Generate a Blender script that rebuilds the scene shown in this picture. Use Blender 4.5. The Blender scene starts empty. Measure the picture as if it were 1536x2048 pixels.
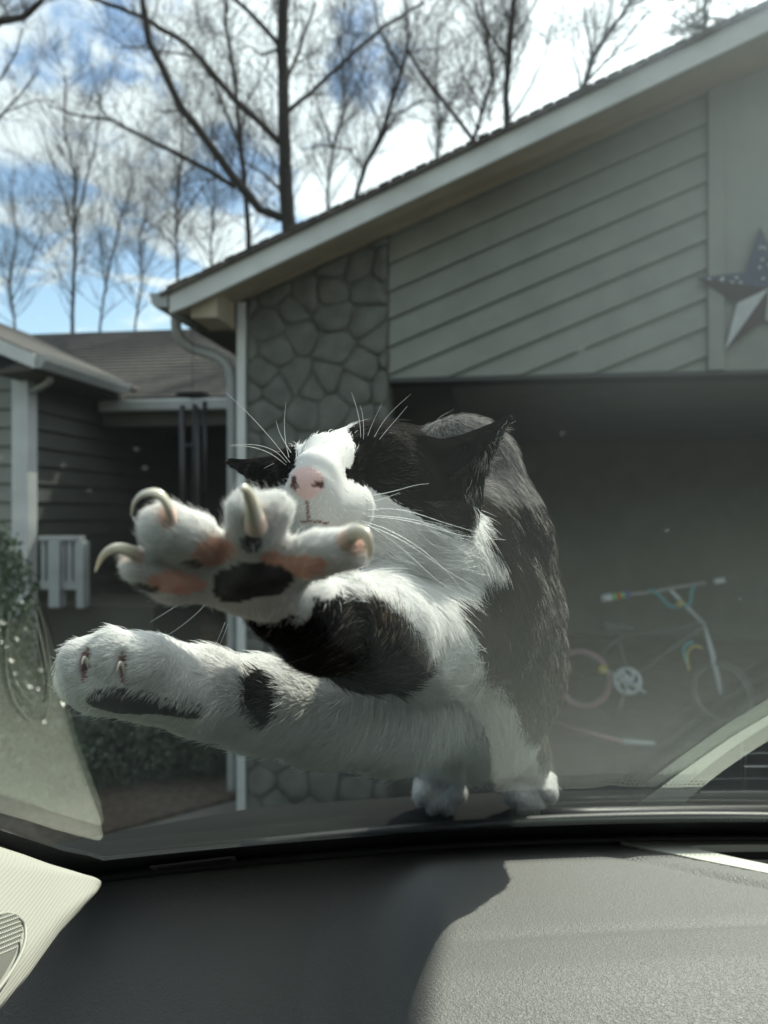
import bpy, bmesh, math, random
import numpy as np
from mathutils import Vector, Matrix, noise
from mathutils.geometry import tessellate_polygon

random.seed(7); rng = np.random.default_rng(7)
H = 1.6                       # camera height above the driveway (m)
FP = 1592.9                   # focal length in photo pixels
R = math.radians
scene = bpy.context.scene
col = scene.collection

# ---------------------------------------------------------------- camera, light, sky
cam_d = bpy.data.cameras.new('camera'); cam = bpy.data.objects.new('camera', cam_d); col.objects.link(cam)
cam.location = (0, 0, H); cam.rotation_euler = (R(90), 0, 0)
cam_d.lens = 28.0; cam_d.sensor_width = 36.0; cam_d.sensor_fit = 'AUTO'
cam_d.clip_start = 0.01; cam_d.clip_end = 2000
cam_d.dof.use_dof = True; cam_d.dof.focus_distance = 0.37; cam_d.dof.aperture_fstop = 11.5
scene.camera = cam

SUN_AZ, SUN_EL = 35.0, 47.5   # degrees right of straight ahead, degrees up
sd = Vector((math.sin(R(SUN_AZ))*math.cos(R(SUN_EL)), math.cos(R(SUN_AZ))*math.cos(R(SUN_EL)), math.sin(R(SUN_EL))))
sl = bpy.data.lights.new('sun', 'SUN'); sl.energy = 5.0; sl.angle = R(0.5); sl.color = (1.0, .93, .82)
sun = bpy.data.objects.new('sun', sl); col.objects.link(sun)
sun.rotation_euler = sd.to_track_quat('Z', 'Y').to_euler(); sun.location = (0, 0, 30)

w = bpy.data.worlds.new('World'); scene.world = w; w.use_nodes = True
nt = w.node_tree; N = nt.nodes; L = nt.links; N.clear()
def wn(t, **k):
    n = N.new(t)
    for a, b in k.items(): setattr(n, a, b)
    return n
def wmath(op, a, b=None, c=None):
    n = wn('ShaderNodeMath', operation=op)
    for i, v in enumerate((a, b, c)):
        if v is None: continue
        if isinstance(v, (int, float)): n.inputs[i].default_value = v
        else: L.new(v, n.inputs[i])
    return n.outputs[0]
sky = wn('ShaderNodeTexSky', sky_type='NISHITA'); sky.sun_disc = False
sky.sun_elevation = R(SUN_EL); sky.sun_rotation = R(SUN_AZ); sky.air_density = 1.2; sky.dust_density = .6
tc = wn('ShaderNodeTexCoord'); sx = wn('ShaderNodeSeparateXYZ'); L.new(tc.outputs['Generated'], sx.inputs[0])
zz = wmath('ADD', wmath('MAXIMUM', sx.outputs[2], 0.0), 0.22)
cx = wmath('DIVIDE', sx.outputs[0], zz); cy = wmath('DIVIDE', sx.outputs[1], zz)
cb = wn('ShaderNodeCombineXYZ'); L.new(cx, cb.inputs[0]); L.new(cy, cb.inputs[1])
n1 = wn('ShaderNodeTexNoise'); n1.inputs['Scale'].default_value = 4.6; n1.inputs['Detail'].default_value = 9; n1.inputs['Roughness'].default_value = .6; n1.inputs['Distortion'].default_value = .5
n2 = wn('ShaderNodeTexNoise'); n2.inputs['Scale'].default_value = .8; n2.inputs['Detail'].default_value = 3
L.new(cb.outputs[0], n1.inputs['Vector']); L.new(cb.outputs[0], n2.inputs['Vector'])
# cloud cover thickens towards the sun side of the sky (it is a real bank of cloud there)
cov = wmath('ADD', wmath('MULTIPLY', n1.outputs[0], .80), wmath('MULTIPLY', n2.outputs[0], .35))
cov = wmath('ADD', cov, wmath('MULTIPLY', sx.outputs[0], .17))
cov = wmath('ADD', cov, wmath('MULTIPLY', wmath('SUBTRACT', sx.outputs[2], .2), .20))
mr = wn('ShaderNodeMapRange'); mr.interpolation_type = 'SMOOTHSTEP'
L.new(cov, mr.inputs['Value']); mr.inputs['From Min'].default_value = .485; mr.inputs['From Max'].default_value = .60
bg1 = wn('ShaderNodeBackground'); bg1.inputs[1].default_value = .125; L.new(sky.outputs[0], bg1.inputs[0])
bg2 = wn('ShaderNodeBackground'); bg2.inputs[0].default_value = (.93, .97, 1, 1)
# clouds glow more near the sun
dp = wn('ShaderNodeVectorMath', operation='DOT_PRODUCT'); L.new(tc.outputs['Generated'], dp.inputs[0]); dp.inputs[1].default_value = sd
glow = wmath('POWER', wmath('MAXIMUM', dp.outputs['Value'], 0.0), 6.0)
L.new(wmath('ADD', wmath('MULTIPLY', glow, 1.6), .80), bg2.inputs[1])
mx = wn('ShaderNodeMixShader'); L.new(wmath('MULTIPLY', mr.outputs[0], .93), mx.inputs[0]); L.new(bg1.outputs[0], mx.inputs[1]); L.new(bg2.outputs[0], mx.inputs[2])
wo = wn('ShaderNodeOutputWorld'); L.new(mx.outputs[0], wo.inputs[0])

scene.view_settings.view_transform = 'Standard'; scene.view_settings.look = 'None'
scene.view_settings.exposure = 0.54; scene.view_settings.gamma = 1.0; scene.view_settings.use_curve_mapping = False
scene.render.engine = 'CYCLES'
cy_ = scene.cycles
cy_.use_denoising = True; cy_.max_bounces = 10; cy_.transparent_max_bounces = 24; cy_.diffuse_bounces = 3
cy_.glossy_bounces = 4; cy_.transmission_bounces = 6; cy_.caustics_reflective = False; cy_.caustics_refractive = False
cy_.sample_clamp_indirect = 6
try: scene.cycles_curves.shape = 'RIBBONS'
except Exception: pass

DUST, DUST_FWD = .022, .85      # dust film on the windshield
GLARE_FILM = .11  # extra film on the upper right glass, added as sun glare
FUR_N = 520000

# ---------------------------------------------------------------- helpers
def P(px, py, d):
    "world point seen at photo pixel (px,py) at distance d ahead"
    return Vector(((px-768)/FP*d, d, H-(py-1024)/FP*d))
def tag(o, label=None, cat=None, group=None, kind=None):
    if label: o['label'] = label
    if cat: o['category'] = cat
    if group: o['group'] = group
    if kind: o['kind'] = kind
    return o
def empty(name, loc=(0, 0, 0), rz=0):
    o = bpy.data.objects.new(name, None); col.objects.link(o); o.location = loc; o.rotation_euler = (0, 0, rz); o.empty_display_size = .1
    return o
def mesh(name, vs, fs, mat=None, parent=None, smooth=False, loc=None):
    me = bpy.data.meshes.new(name); me.from_pydata([tuple(v) for v in vs], [], fs); me.update()
    if smooth: me.polygons.foreach_set('use_smooth', [True]*len(me.polygons))
    o = bpy.data.objects.new(name, me); col.objects.link(o)
    if mat: me.materials.append(mat)
    if parent: o.parent = parent
    return o
class MB:
    def __init__(s): s.v = []; s.f = []
    def add(s, vs, fs):
        n = len(s.v); s.v += [tuple(v) for v in vs]; s.f += [tuple(i+n for i in f) for f in fs]
    def box(s, a, b):
        x0, y0, z0 = a; x1, y1, z1 = b
        s.add([(x0,y0,z0),(x1,y0,z0),(x1,y1,z0),(x0,y1,z0),(x0,y0,z1),(x1,y0,z1),(x1,y1,z1),(x0,y1,z1)],
              [(0,3,2,1),(4,5,6,7),(0,1,5,4),(1,2,6,5),(2,3,7,6),(3,0,4,7)])
    def tube(s, pts, r, n=8, closed=False, cap=True, flat=None):
        pts = [Vector(p) for p in pts]; m = len(pts)
        rs = r if isinstance(r, (list, tuple)) else [r]*m
        base = len(s.v); up = None
        for i, p in enumerate(pts):
            if closed: t = pts[(i+1) % m]-pts[i-1]
            else: t = pts[min(i+1, m-1)]-pts[max(i-1, 0)]
            if t.length < 1e-9: t = Vector((0, 0, 1))
            t.normalize()
            if up is None:
                up = Vector((0, 0, 1)) if abs(t.z) < .9 else Vector((1, 0, 0))
            a = (up-t*up.dot(t))
            if a.length < 1e-6: a = t.orthogonal()
            a.normalize(); up = a; b = t.cross(a)
            for k in range(n):
                an = 2*math.pi*k/n
                ra = rs[i]; rb = rs[i]*(flat or 1)
                s.v.append(tuple(p+a*math.cos(an)*ra+b*math.sin(an)*rb))
        for i in range(m if closed else m-1):
            j = (i+1) % m
            for k in range(n):
                k2 = (k+1) % n
                s.f.append((base+i*n+k, base+i*n+k2, base+j*n+k2, base+j*n+k))
        if cap and not closed:
            s.f.append(tuple(base+k for k in range(n-1, -1, -1))); s.f.append(tuple(base+(m-1)*n+k for k in range(n)))
    def prism(s, poly, off):
        "polygon (list of 3d points) extruded by vector off"
        n = len(poly); off = Vector(off); a = [Vector(p) for p in poly]
        s.add(a+[p+off for p in a], [tuple(range(n)), tuple(range(2*n-1, n-1, -1))]+[(i, n+i, n+(i+1) % n, (i+1) % n) for i in range(n)])
    def build(s, name, mat=None, parent=None, smooth=False):
        return mesh(name, s.v, s.f, mat, parent, smooth)
def bevel(o, wd, seg=2):
    m = o.modifiers.new('bevel', 'BEVEL'); m.width = wd; m.segments = seg; m.limit_method = 'ANGLE'; m.angle_limit = R(40); return o
def recalc(o):
    bm = bmesh.new(); bm.from_mesh(o.data); bmesh.ops.recalc_face_normals(bm, faces=bm.faces); bm.to_mesh(o.data); bm.free(); return o

def mat(name, base, rough=.6, metal=0, noise_s=None, noise_a=.15, col2=None, bump=None, bump_s=None, bump_d=.002, spec=None, coat=0, voro=None, coord='Object', det=5, sss=0, stretch=None):
    m = bpy.data.materials.new(name); m.use_nodes = True
    nt = m.node_tree; b = nt.nodes['Principled BSDF']
    b.inputs['Base Color'].default_value = (*base, 1); b.inputs['Roughness'].default_value = rough; b.inputs['Metallic'].default_value = metal
    if spec is not None: b.inputs['Specular IOR Level'].default_value = spec
    if coat: b.inputs['Coat Weight'].default_value = coat; b.inputs['Coat Roughness'].default_value = .05
    t = nt.nodes.new('ShaderNodeTexCoord'); vec = t.outputs[coord]
    if stretch:
        mp = nt.nodes.new('ShaderNodeMapping'); mp.inputs['Scale'].default_value = stretch; nt.links.new(vec, mp.inputs[0]); vec = mp.outputs[0]
    if noise_s:
        n = nt.nodes.new('ShaderNodeTexNoise'); n.inputs['Scale'].default_value = noise_s; n.inputs['Detail'].default_value = det; n.inputs['Roughness'].default_value = .62
        nt.links.new(vec, n.inputs['Vector'])
        r = nt.nodes.new('ShaderNodeValToRGB'); c2 = col2 or tuple(c*(1-noise_a*1.6) for c in base)
        r.color_ramp.elements[0].position = .32; r.color_ramp.elements[1].position = .68
        r.color_ramp.elements[0].color = (*c2, 1); r.color_ramp.elements[1].color = (*[min(1, c*(1+noise_a*.5)) for c in base], 1)
        nt.links.new(n.outputs[0], r.inputs[0]); nt.links.new(r.outputs[0], b.inputs['Base Color'])
    if bump:
        if voro:
            n = nt.nodes.new('ShaderNodeTexVoronoi'); n.inputs['Scale'].default_value = bump_s; n.feature = 'SMOOTH_F1'
            d = nt.nodes.new('ShaderNodeTexNoise'); d.inputs['Scale'].default_value = bump_s*.8
            nt.links.new(vec, d.inputs['Vector'])
            ad = nt.nodes.new('ShaderNodeMixRGB'); ad.blend_type = 'LINEAR_LIGHT'; ad.inputs[0].default_value = .004
            nt.links.new(vec, ad.inputs[1]); nt.links.new(d.outputs['Color'], ad.inputs[2]); nt.links.new(ad.outputs[0], n.inputs['Vector'])
            out = n.outputs['Distance']
        else:
            n = nt.nodes.new('ShaderNodeTexNoise'); n.inputs['Scale'].default_value = bump_s; n.inputs['Detail'].default_value = 4
            nt.links.new(vec, n.inputs['Vector']); out = n.outputs[0]
        bp = nt.nodes.new('ShaderNodeBump'); bp.inputs['Strength'].default_value = bump; bp.inputs['Distance'].default_value = bump_d
        nt.links.new(out, bp.inputs['Height']); nt.links.new(bp.outputs[0], b.inputs['Normal'])
    return m

M = {}
M['siding'] = mat('siding_paint', (.190, .200, .178), .7, noise_s=6, noise_a=.10, bump=.25, bump_s=120, bump_d=.001)
M['stone'] = mat('painted_stone', (.112, .117, .105), .8, noise_s=9, noise_a=.22, bump=.6, bump_s=45, bump_d=.006)
M['mortar'] = mat('mortar', (.110, .115, .103), .9, noise_s=20, noise_a=.2, bump=.5, bump_s=60, bump_d=.006)
M['white'] = mat('white_trim_paint', (.52, .54, .535), .5, noise_s=5, noise_a=.10)
M['gutter'] = mat('gutter_paint', (.30, .315, .31), .4, noise_s=4, noise_a=.12)
M['tan'] = mat('soffit_tan_paint', (.36, .31, .235), .7, noise_s=4, noise_a=.14)
M['shingle'] = mat('roof_shingle', (.105, .09, .08), .9, noise_s=14, noise_a=.45, bump=.6, bump_s=60, bump_d=.01)
M['shingle2'] = mat('dark_shingle', (.045, .038, .033), .9, noise_s=12, noise_a=.4, bump=.6, bump_s=60, bump_d=.01)  # darker shingle tone for the main and wing roofs
M['dwall'] = mat('shaded_wall_paint', (.05, .048, .04), .8, noise_s=5, noise_a=.12)  # wall paint darkened: the porch shade is in the colour
M['gsid'] = mat('shaded_siding', (.036, .039, .034), .75, noise_s=6, noise_a=.12)  # same siding, with the shade of the side walls put into the colour
M['glassdark'] = mat('window_glass', (.02, .025, .028), .06)
M['conc'] = mat('driveway_concrete', (.20, .19, .17), .85, noise_s=3, noise_a=.2, bump=.3, bump_s=80, bump_d=.003)
M['gfloor'] = mat('garage_concrete', (.14, .135, .13), .7, noise_s=3, noise_a=.25)
M['dry'] = mat('garage_drywall', (.24, .24, .225), .85, noise_s=3, noise_a=.1)
M['mulch'] = mat('leaf_mulch', (.13, .085, .058), .95, noise_s=22, noise_a=.5, bump=1, bump_s=60, bump_d=.02)
M['lawn'] = mat('winter_lawn', (.10, .095, .055), .95, noise_s=8, noise_a=.4)
M['bark'] = mat('bark', (.030, .026, .023), .9, noise_s=12, noise_a=.35, bump=.6, bump_s=30, bump_d=.01)
M['twig'] = mat('twig_bark', (.048, .039, .036), .9, noise_s=3, noise_a=.25)
M['leaf'] = mat('holly_leaf', (.035, .06, .026), .28, noise_s=10, noise_a=.35)
M['leaf2'] = mat('hedge_leaf', (.09, .11, .075), .5, noise_s=10, noise_a=.4)
M['pine'] = mat('pine_needles', (.05, .075, .045), .7, noise_s=4, noise_a=.3)
M['black'] = mat('black_rubber', (.012, .013, .013), .45)
M['paint'] = mat('car_paint', (.028, .03, .032), .25, coat=1)
M['plastic'] = mat('cowl_plastic', (.012, .013, .013), .8, spec=.08, bump=.3, bump_s=900, bump_d=.0006)
M['metal'] = mat('dull_metal', (.45, .46, .46), .35, .9)
M['chime'] = mat('dark_wind_chime_metal', (.03, .03, .032), .4, .5)
M['headliner'] = mat('headliner_cloth', (.13, .13, .125), .95)
M['cabin'] = mat('dark_cabin_cloth', (.05, .05, .05), .9)
M['dash'] = mat('grained_dash_vinyl', (.112, .111, .104), .58, noise_s=7, noise_a=.05, bump=.5, bump_s=640, bump_d=.0011, voro=True)
M['beige'] = mat('beige_dash_plastic', (.54, .545, .48), .42, noise_s=9, noise_a=.03, bump=.08, bump_s=1500, bump_d=.0002)
M['ventdark'] = mat('vent_black', (.008, .008, .009), .5)

# ---------------------------------------------------------------- ground
def ground():
    xs = 140
    mesh('ground', [(-xs, -60, -.03), (xs, -60, -.03), (xs, 200, -.03), (-xs, 200, -.03)], [(0, 1, 2, 3)], M['lawn'])['kind'] = 'structure'
ground()
# driveway: in front of the garage and running back past the car; edge flares to the left
dv = [(-2.6, -12, 0), (7, -12, 0), (7, 3.2, 0), (-.2, 4.05, 0), (-.72, 4.5, 0), (-1.42, 3.9, 0), (-2.4, 3.1, 0), (-2.7, 1.5, 0)]
b = MB(); b.prism(dv, (0, 0, -.02)); o = recalc(b.build('driveway', M['conc'])); o['kind'] = 'structure'
bd = [(-5, 1.5, -.004), (-2.75, 1.5, -.004), (-2.45, 3.15, -.004), (-1.45, 3.96, -.004), (-.76, 4.56, -.004), (-.5, 6.5, -.004), (-5, 6.5, -.004)]
b = MB(); b.prism(bd, (0, 0, -.02)); o = recalc(b.build('planting_bed', M['mulch'])); o['kind'] = 'structure'

# ---------------------------------------------------------------- the house (one frame, yawed)
PSI = math.atan(.14); CS, SN = math.cos(PSI), math.sin(PSI)
house = tag(empty('house', (0, 4, 0), -PSI), 'grey-green suburban house with open garage, stone pier and bare eaves', 'house')
def FL(px, py, y0=0.0):
    a = (px-768)/FP; t = (y0+4*CS)/(a*SN+CS)
    return (t*a*CS-(t-4)*SN, y0, H-(py-1024)/FP*t)
def FLW(p):      # house-local to world
    u, y, z = p
    return Vector((u*CS+y*SN, 4-u*SN+y*CS, z))
def LOC(p):      # world to house-local
    x, y = p[0], p[1]-4
    return (x*CS-y*SN, x*SN+y*CS, p[2])
uL = FL(480, 0)[0]; uS = FL(777, 0)[0]; uT = FL(1414, 0)[0]; uT2 = FL(1446, 0)[0]
zH = FL(780, 757)[2]
a1 = FL(778, 470); a2 = FL(1418, 183)
rk = (a2[2]-a1[2])/(a2[0]-a1[0])           # rake slope
def zr(u): return a1[2]+(u-a1[0])*rk       # underside of the soffit on the wall plane
uR = 2.5; uE = 5.8                          # ridge, right end
print('house', uL, uS, uT, zH, rk, zr(uL), zr(uR))
# stone pier: backing wall plus individual stones
b = MB(); b.prism([(uL+.035, 0, -.1), (uS, 0, -.1), (uS, 0, zr(uS)), (uL+.035, 0, zr(uL+.035))], (0, .2, 0))
stonewall = recalc(b.build('stone_wall', M['mortar'], house))
def clip(poly, a, n):
    out = []
    for i in range(len(poly)):
        p, q = poly[i], poly[(i+1) % len(poly)]
        dp_, dq = (p[0]-a[0])*n[0]+(p[1]-a[1])*n[1], (q[0]-a[0])*n[0]+(q[1]-a[1])*n[1]
        if dp_ <= 0: out.append(p)
        if (dp_ < 0 < dq) or (dq < 0 < dp_):
            t = dp_/(dp_-dq); out.append((p[0]+(q[0]-p[0])*t, p[1]+(q[1]-p[1])*t))
    return out
seeds = []; sp = .165
z = -.05; row = 0
while z < 3.0:
    u = uL-.05+(row % 2)*sp*.5
    while u < uS+.12:
        seeds.append((u+random.uniform(-.05, .05), z+random.uniform(-.05, .05))); u += sp*random.uniform(.85, 1.25)
    z += sp*.80; row += 1
for i, s_ in enumerate(seeds):
    poly = [(uL+.04, -.1), (uS-.004, -.1), (uS-.004, zr(uS)-.01), (uL+.04, zr(uL+.04)-.01)]
    for j, t_ in enumerate(seeds):
        if j == i: continue
        dx, dz = t_[0]-s_[0], t_[1]-s_[1]; q = math.hypot(dx, dz)
        if q > .42: continue
        poly = clip(poly, (s_[0]+dx*.5, s_[1]+dz*.5), (dx, dz))
        if len(poly) < 3: break
    if len(poly) < 3: continue
    cxp = sum(p[0] for p in poly)/len(poly); czp = sum(p[1] for p in poly)/len(poly)
    A = abs(sum(poly[k][0]*poly[(k+1) % len(poly)][1]-poly[(k+1) % len(poly)][0]*poly[k][1] for k in range(len(poly))))/2
    if A < .0025: continue
    for _ in range(2):  # round corners
        poly = [q for k in range(len(poly)) for q in ((poly[k][0]*.78+poly[(k+1) % len(poly)][0]*.22, poly[k][1]*.78+poly[(k+1) % len(poly)][1]*.22), (poly[k][0]*.22+poly[(k+1) % len(poly)][0]*.78, poly[k][1]*.22+poly[(k+1) % len(poly)][1]*.78))]
    pr = random.uniform(.010, .026); n = len(poly); vs = []; tx, tz = random.uniform(-.10, .10), random.uniform(-.05, .14)
    for f_, y_ in ((1.0, .0), (.975, -.5), (.86, -.9), (.45, -1.05)):
        for p in poly:
            dx, dz = (p[0]-cxp), (p[1]-czp)
            yy = y_*pr + (dx*tx+dz*tz)*(1 if y_ < -.5 else 0)*.6 + noise.noise(Vector((p[0]*14, y_*2, p[1]*14)))*.005*(y_ < 0)
            vs.append((cxp+dx*f_, min(yy, -.004) if y_ < 0 else .002, czp+dz*f_))
    fs = [(r_*n+k, r_*n+(k+1) % n, (r_+1)*n+(k+1) % n, (r_+1)*n+k) for r_ in range(3) for k in range(n)]
    vs.append((cxp, -pr*1.06, czp)); fs += [(3*n+k, 3*n+(k+1) % n, 4*n) for k in range(n)]
    recalc(mesh('stone', vs, fs, M['stone'], stonewall, True))
# corner board
b = MB(); b.box((uL-.012, -.022, -.05), (uL+.034, .10, zr(uL)-.005)); bevel(b.build('corner_board', M['white'], house), .004)
# siding wall backing and planks parallel to the rake
b = MB(); b.prism([(uS+.003, .012, zH), (uR, .012, zH), (uR, .012, zr(uR)), (uS+.003, .012, zr(uS))], (0, .14, 0))
b.prism([(uR, .012, zH), (uE, .012, zH), (uE, .012, zr(uR)-(uE-uR)*rk)[:3], (uR, .012, zr(uR))], (0, .14, 0))
sidewall = recalc(b.build('gable_wall', M['mortar'], house))
hp = FL(778, 530)[2]-FL(778, 585)[2]
k0 = FL(778, 530)[2]
def planks(ua, ub, zfun, slope, first, zlow, parentw, y=.012, step=hp, thick=.022, material=None, name='siding_plank', ztop=None):
    for i in range(-4, 24):
        top = first-(i)*step; bot = top-step+.004
        poly = [(ua, top+0), (ub, top+(ub-ua)*slope), (ub, bot+(ub-ua)*slope), (ua, bot)]
        poly = clip(poly, (0, zlow), (0, -1))
        if len(poly) < 3: continue
        if zfun: poly = clip(poly, (ua, zfun(ua)), (-(zfun(ub)-zfun(ua)), ub-ua))
        if len(poly) < 3: continue
        vs = []; n = len(poly)
        for (u, z_) in poly:
            rel = (top+(u-ua)*slope-z_)/step      # 0 top .. 1 bottom (proud at the bottom edge)
            vs.append((u, y-.004-thick*rel, z_))
        vs += [(u, y+.001, z_) for (u, z_) in poly]
        recalc(mesh(name, vs, [tuple(range(n)), tuple(range(2*n-1, n-1, -1))]+[(i_, n+i_, n+(i_+1) % n, (i_+1) % n) for i_ in range(n)], material or M['siding'], parentw))
planks(uS+.004, uT-.003, zr, rk, k0, zH+.002, sidewall)
# centre trim board and the plain panel beyond it
b = MB(); b.prism([(uT, -.028, zH), (uT2, -.028, zH), (uT2, -.028, zr(uT2)-.003), (uT, -.028, zr(uT)-.003)], (0, .05, 0)); bevel(recalc(b.build('trim_board', M['siding'], house)), .003)
b = MB(); b.prism([(uT2+.002, -.006, zH), (uR, -.006, zH), (uR, -.006, zr(uR)-.003), (uT2+.002, -.006, zr(uT2)-.003)], (0, .016, 0)); recalc(b.build('gable_panel', M['siding'], house))
# garage: side walls, back wall, ceiling, floor, jambs, header edge
GD = 6.6
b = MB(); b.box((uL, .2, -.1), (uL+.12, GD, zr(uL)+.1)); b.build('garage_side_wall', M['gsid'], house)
b = MB(); b.box((uL+.12, .2, 0), (uL+.14, GD, 2.5)); b.box((uE-.2, .1, 0), (uE, GD, 2.5)); b.box((uL+.12, GD, 0), (uE, GD+.15, 2.5)); b.box((uL+.12, .16, 2.5), (uE, GD, 2.55)); b.build('garage_lining', M['dry'], house)
b = MB(); b.box((uL+.02, -.05, -.08), (uE, GD, .012)); b.build('garage_floor', M['gfloor'], house)
b = MB(); b.box((4.9, 0, 0), (uE, .18, zH+.0)); b.build('garage_pier', M['siding'], house)
b = MB(); b.box((uS+.001, -.004, zH-.02), (4.9, .17, zH-.001)); b.build('door_header', M['black'], house)
b = MB()
for k in range(4):
    b.box((uS+.25, .5+k*.5, 2.40), (4.7, .98+k*.5, 2.45))
b.build('raised_garage_door', M['dry'], house)
# things at the back of the garage: nothing readable, a shelf line only
# roof: slab following the rake, fascia board, soffit
fy = -.36
f1, f2 = FL(376, 612, fy), FL(1536, 62, fy); fs_ = (f2[2]-f1[2])/(f2[0]-f1[0])
def zf(u): return f1[2]+(u-f1[0])*fs_
tf1 = FL(768, 372, fy)[2]-FL(768, 415, fy)[2]
uE0 = FL(338, 600, fy)[0]
fh = tf1
fas = [(uE0, fy, zf(uE0)+.008), (FL(376, 0, fy)[0], fy, f1[2]), (uR, fy, zf(uR)), (uR, fy, zf(uR)+fh), (uE0, fy, zf(uE0)+fh)]
b = MB(); b.prism(fas, (0, .022, 0)); bevel(recalc(b.build('fascia_board', M['white'], house)), .003)
b = MB()
b.prism([(uE0-.035, fy-.03, zf(uE0)+fh-.016), (uR, fy-.03, zf(uR)+fh+.0), (uR, fy-.03, zf(uR)+fh+.018), (uE0-.035, fy-.03, zf(uE0)+fh+.002)], (0, GD+.7, 0))
b.prism([(uR, fy-.03, zf(uR)+fh), (uE+.4, fy-.03, zf(uR)+fh-(uE+.4-uR)*fs_), (uE+.4, fy-.03, zf(uR)+fh+.018-(uE+.4-uR)*fs_), (uR, fy-.03, zf(uR)+fh+.018)], (0, GD+.7, 0))
roof = recalc(b.build('garage_roof', M['shingle'], house))
# ragged shingle tabs standing proud along the rake
for k in range(70):
    u = uE0+k*.056
    if u > 2.2: break
    z_ = zf(u)+fh+.018
    b = MB(); wv = .05; th = random.uniform(.004, .011)
    b.prism([(u, fy-.037, z_), (u+wv, fy-.037, z_+wv*fs_), (u+wv, fy-.037, z_+wv*fs_+th), (u, fy-.037, z_+th)], (0, .3, 0))
    recalc(b.build('shingle', M['shingle'], roof))
# sloping soffit between fascia bottom and wall
b = MB(); b.prism([(uE0+.02, fy+.023, zf(uE0+.02)+.012), (uR, fy+.023, zf(uR)+.012), (uR, -.001, zr(uR)+.0), (uS+.0, -.001, zr(uS)), (uE0+.02, -.001, zr(uE0+.02))], (0, 0, .012)); recalc(b.build('soffit', M['tan'], house))
# boxed eave return (tan) and its underside
e1 = FL(382, 0, -.30)[0]
b = MB(); zb = FL(470, 633, -.30)[2]
b.prism([(e1, -.30, zf(e1)+.02), (uL-.014, -.30, zr(uL)-.02), (uL-.014, -.30, zb), (e1, -.30, zb)], (0, .26, 0)); recalc(b.build('eave_return', M['tan'], house))
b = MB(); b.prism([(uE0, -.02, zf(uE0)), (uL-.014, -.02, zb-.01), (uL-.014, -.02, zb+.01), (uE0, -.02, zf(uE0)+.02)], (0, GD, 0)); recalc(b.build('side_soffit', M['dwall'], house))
# gutter along the left eave running away from us
g0 = FL(298, 588, fy); g1 = FL(337, 615, fy)
gw = g1[0]-g0[0]; gz0, gz1 = g1[2], g0[2]
prof = [(g0[0], gz1), (g0[0]+.012, gz1-.008), (g0[0]+.018, gz0+.02), (g0[0]+.035, gz0), (g1[0]-.002, gz0), (g1[0]-.002, gz1)]
b = MB(); b.prism([(p[0], fy-.015, p[1]) for p in prof], (0, 3.0, 0)); recalc(b.build('gutter', M['gutter'], house))
def rect_tube(pts, wx, name, parent, m):
    b = MB(); b.tube(pts, wx, 10, flat=1.25); return recalc(b.build(name, m, parent, True))
def smoothpath(pts, it=3):
    pts = [Vector(p) for p in pts]
    for _ in range(it):
        q = [pts[0]]
        for i in range(len(pts)-1): q += [pts[i]*.75+pts[i+1]*.25, pts[i]*.25+pts[i+1]*.75]
        pts = q+[pts[-1]]
    return pts
yd = .1
dsp = [FL(352, 618, -.12), FL(352, 668, -.08), FL(378, 696, -.02), FL(440, 712, .02), FL(464, 745, .04)]
dsp = [(p[0], p[1], p[2]) for p in dsp]+[(FL(465, 0, .04)[0], .04, FL(465, 800, .04)[2]), (FL(465, 0, .04)[0], .04, .15)]
rect_tube(smoothpath(dsp, 3), .026, 'downspout', house, M['gutter'])

# ---- main house behind: porch roof, walls, window
zE = FLW((-1.5, 2.7, 0)); ym = 2.7; zmE = H+(1024-800)/FP*6.95; rY = 6.0; zRid = H+(1024-655)/FP*10.2
b = MB()
b.prism([(-7, ym, zmE), (uL+.1, ym, zmE), (uL+.1, rY, zRid), (-7, rY, zRid)], (0, 0, .03))
b.prism([(-7, rY, zRid), (uL+.1, rY, zRid), (uL+.1, rY+3.6, zmE), (-7, rY+3.6, zmE)], (0, 0, .03))
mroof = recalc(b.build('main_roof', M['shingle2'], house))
# shingle courses readable as low steps
nc = 22
for k in range(nc):
    t0 = k/nc; y0_, z0_ = ym+(rY-ym)*t0, zmE+(zRid-zmE)*t0+.03
    y1_, z1_ = ym+(rY-ym)*(t0+1/nc), zmE+(zRid-zmE)*(t0+1/nc)+.03
    b = MB()
    b.add([(-5.5, y0_, z0_+.014), (uL-.05, y0_, z0_+.014), (uL-.05, y1_, z1_+.002), (-5.5, y1_, z1_+.002), (-5.5, y0_, z0_-.002), (uL-.05, y0_, z0_-.002)], [(0, 1, 2, 3), (4, 5, 1, 0)])
    b.build('shingle_course', M['shingle2'], mroof)
b = MB(); b.box((-2.9, ym-.10, zmE-.10), (uL-.02, ym, zmE+.005)); o = bevel(b.build('porch_gutter', M['gutter'], house), .02, 3)
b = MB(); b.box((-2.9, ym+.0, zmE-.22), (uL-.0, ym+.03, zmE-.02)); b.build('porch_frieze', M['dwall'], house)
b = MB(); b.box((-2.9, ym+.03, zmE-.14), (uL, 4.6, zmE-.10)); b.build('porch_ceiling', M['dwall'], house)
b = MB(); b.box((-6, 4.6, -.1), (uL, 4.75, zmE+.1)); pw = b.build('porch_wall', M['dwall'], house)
for k in range(16):
    zq = .62+k*.125
    b = MB(); b.prism([(-2.85, 4.598, zq), (uL, 4.598, zq), (uL, 4.598, zq+.12), (-2.85, 4.598, zq+.12)], (0, -.006, 0)); recalc(b.build('wall_board', M['dwall'], pw))
wa, wb_ = FL(296, 888, 4.55), FL(395, 1010, 4.55)
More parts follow.
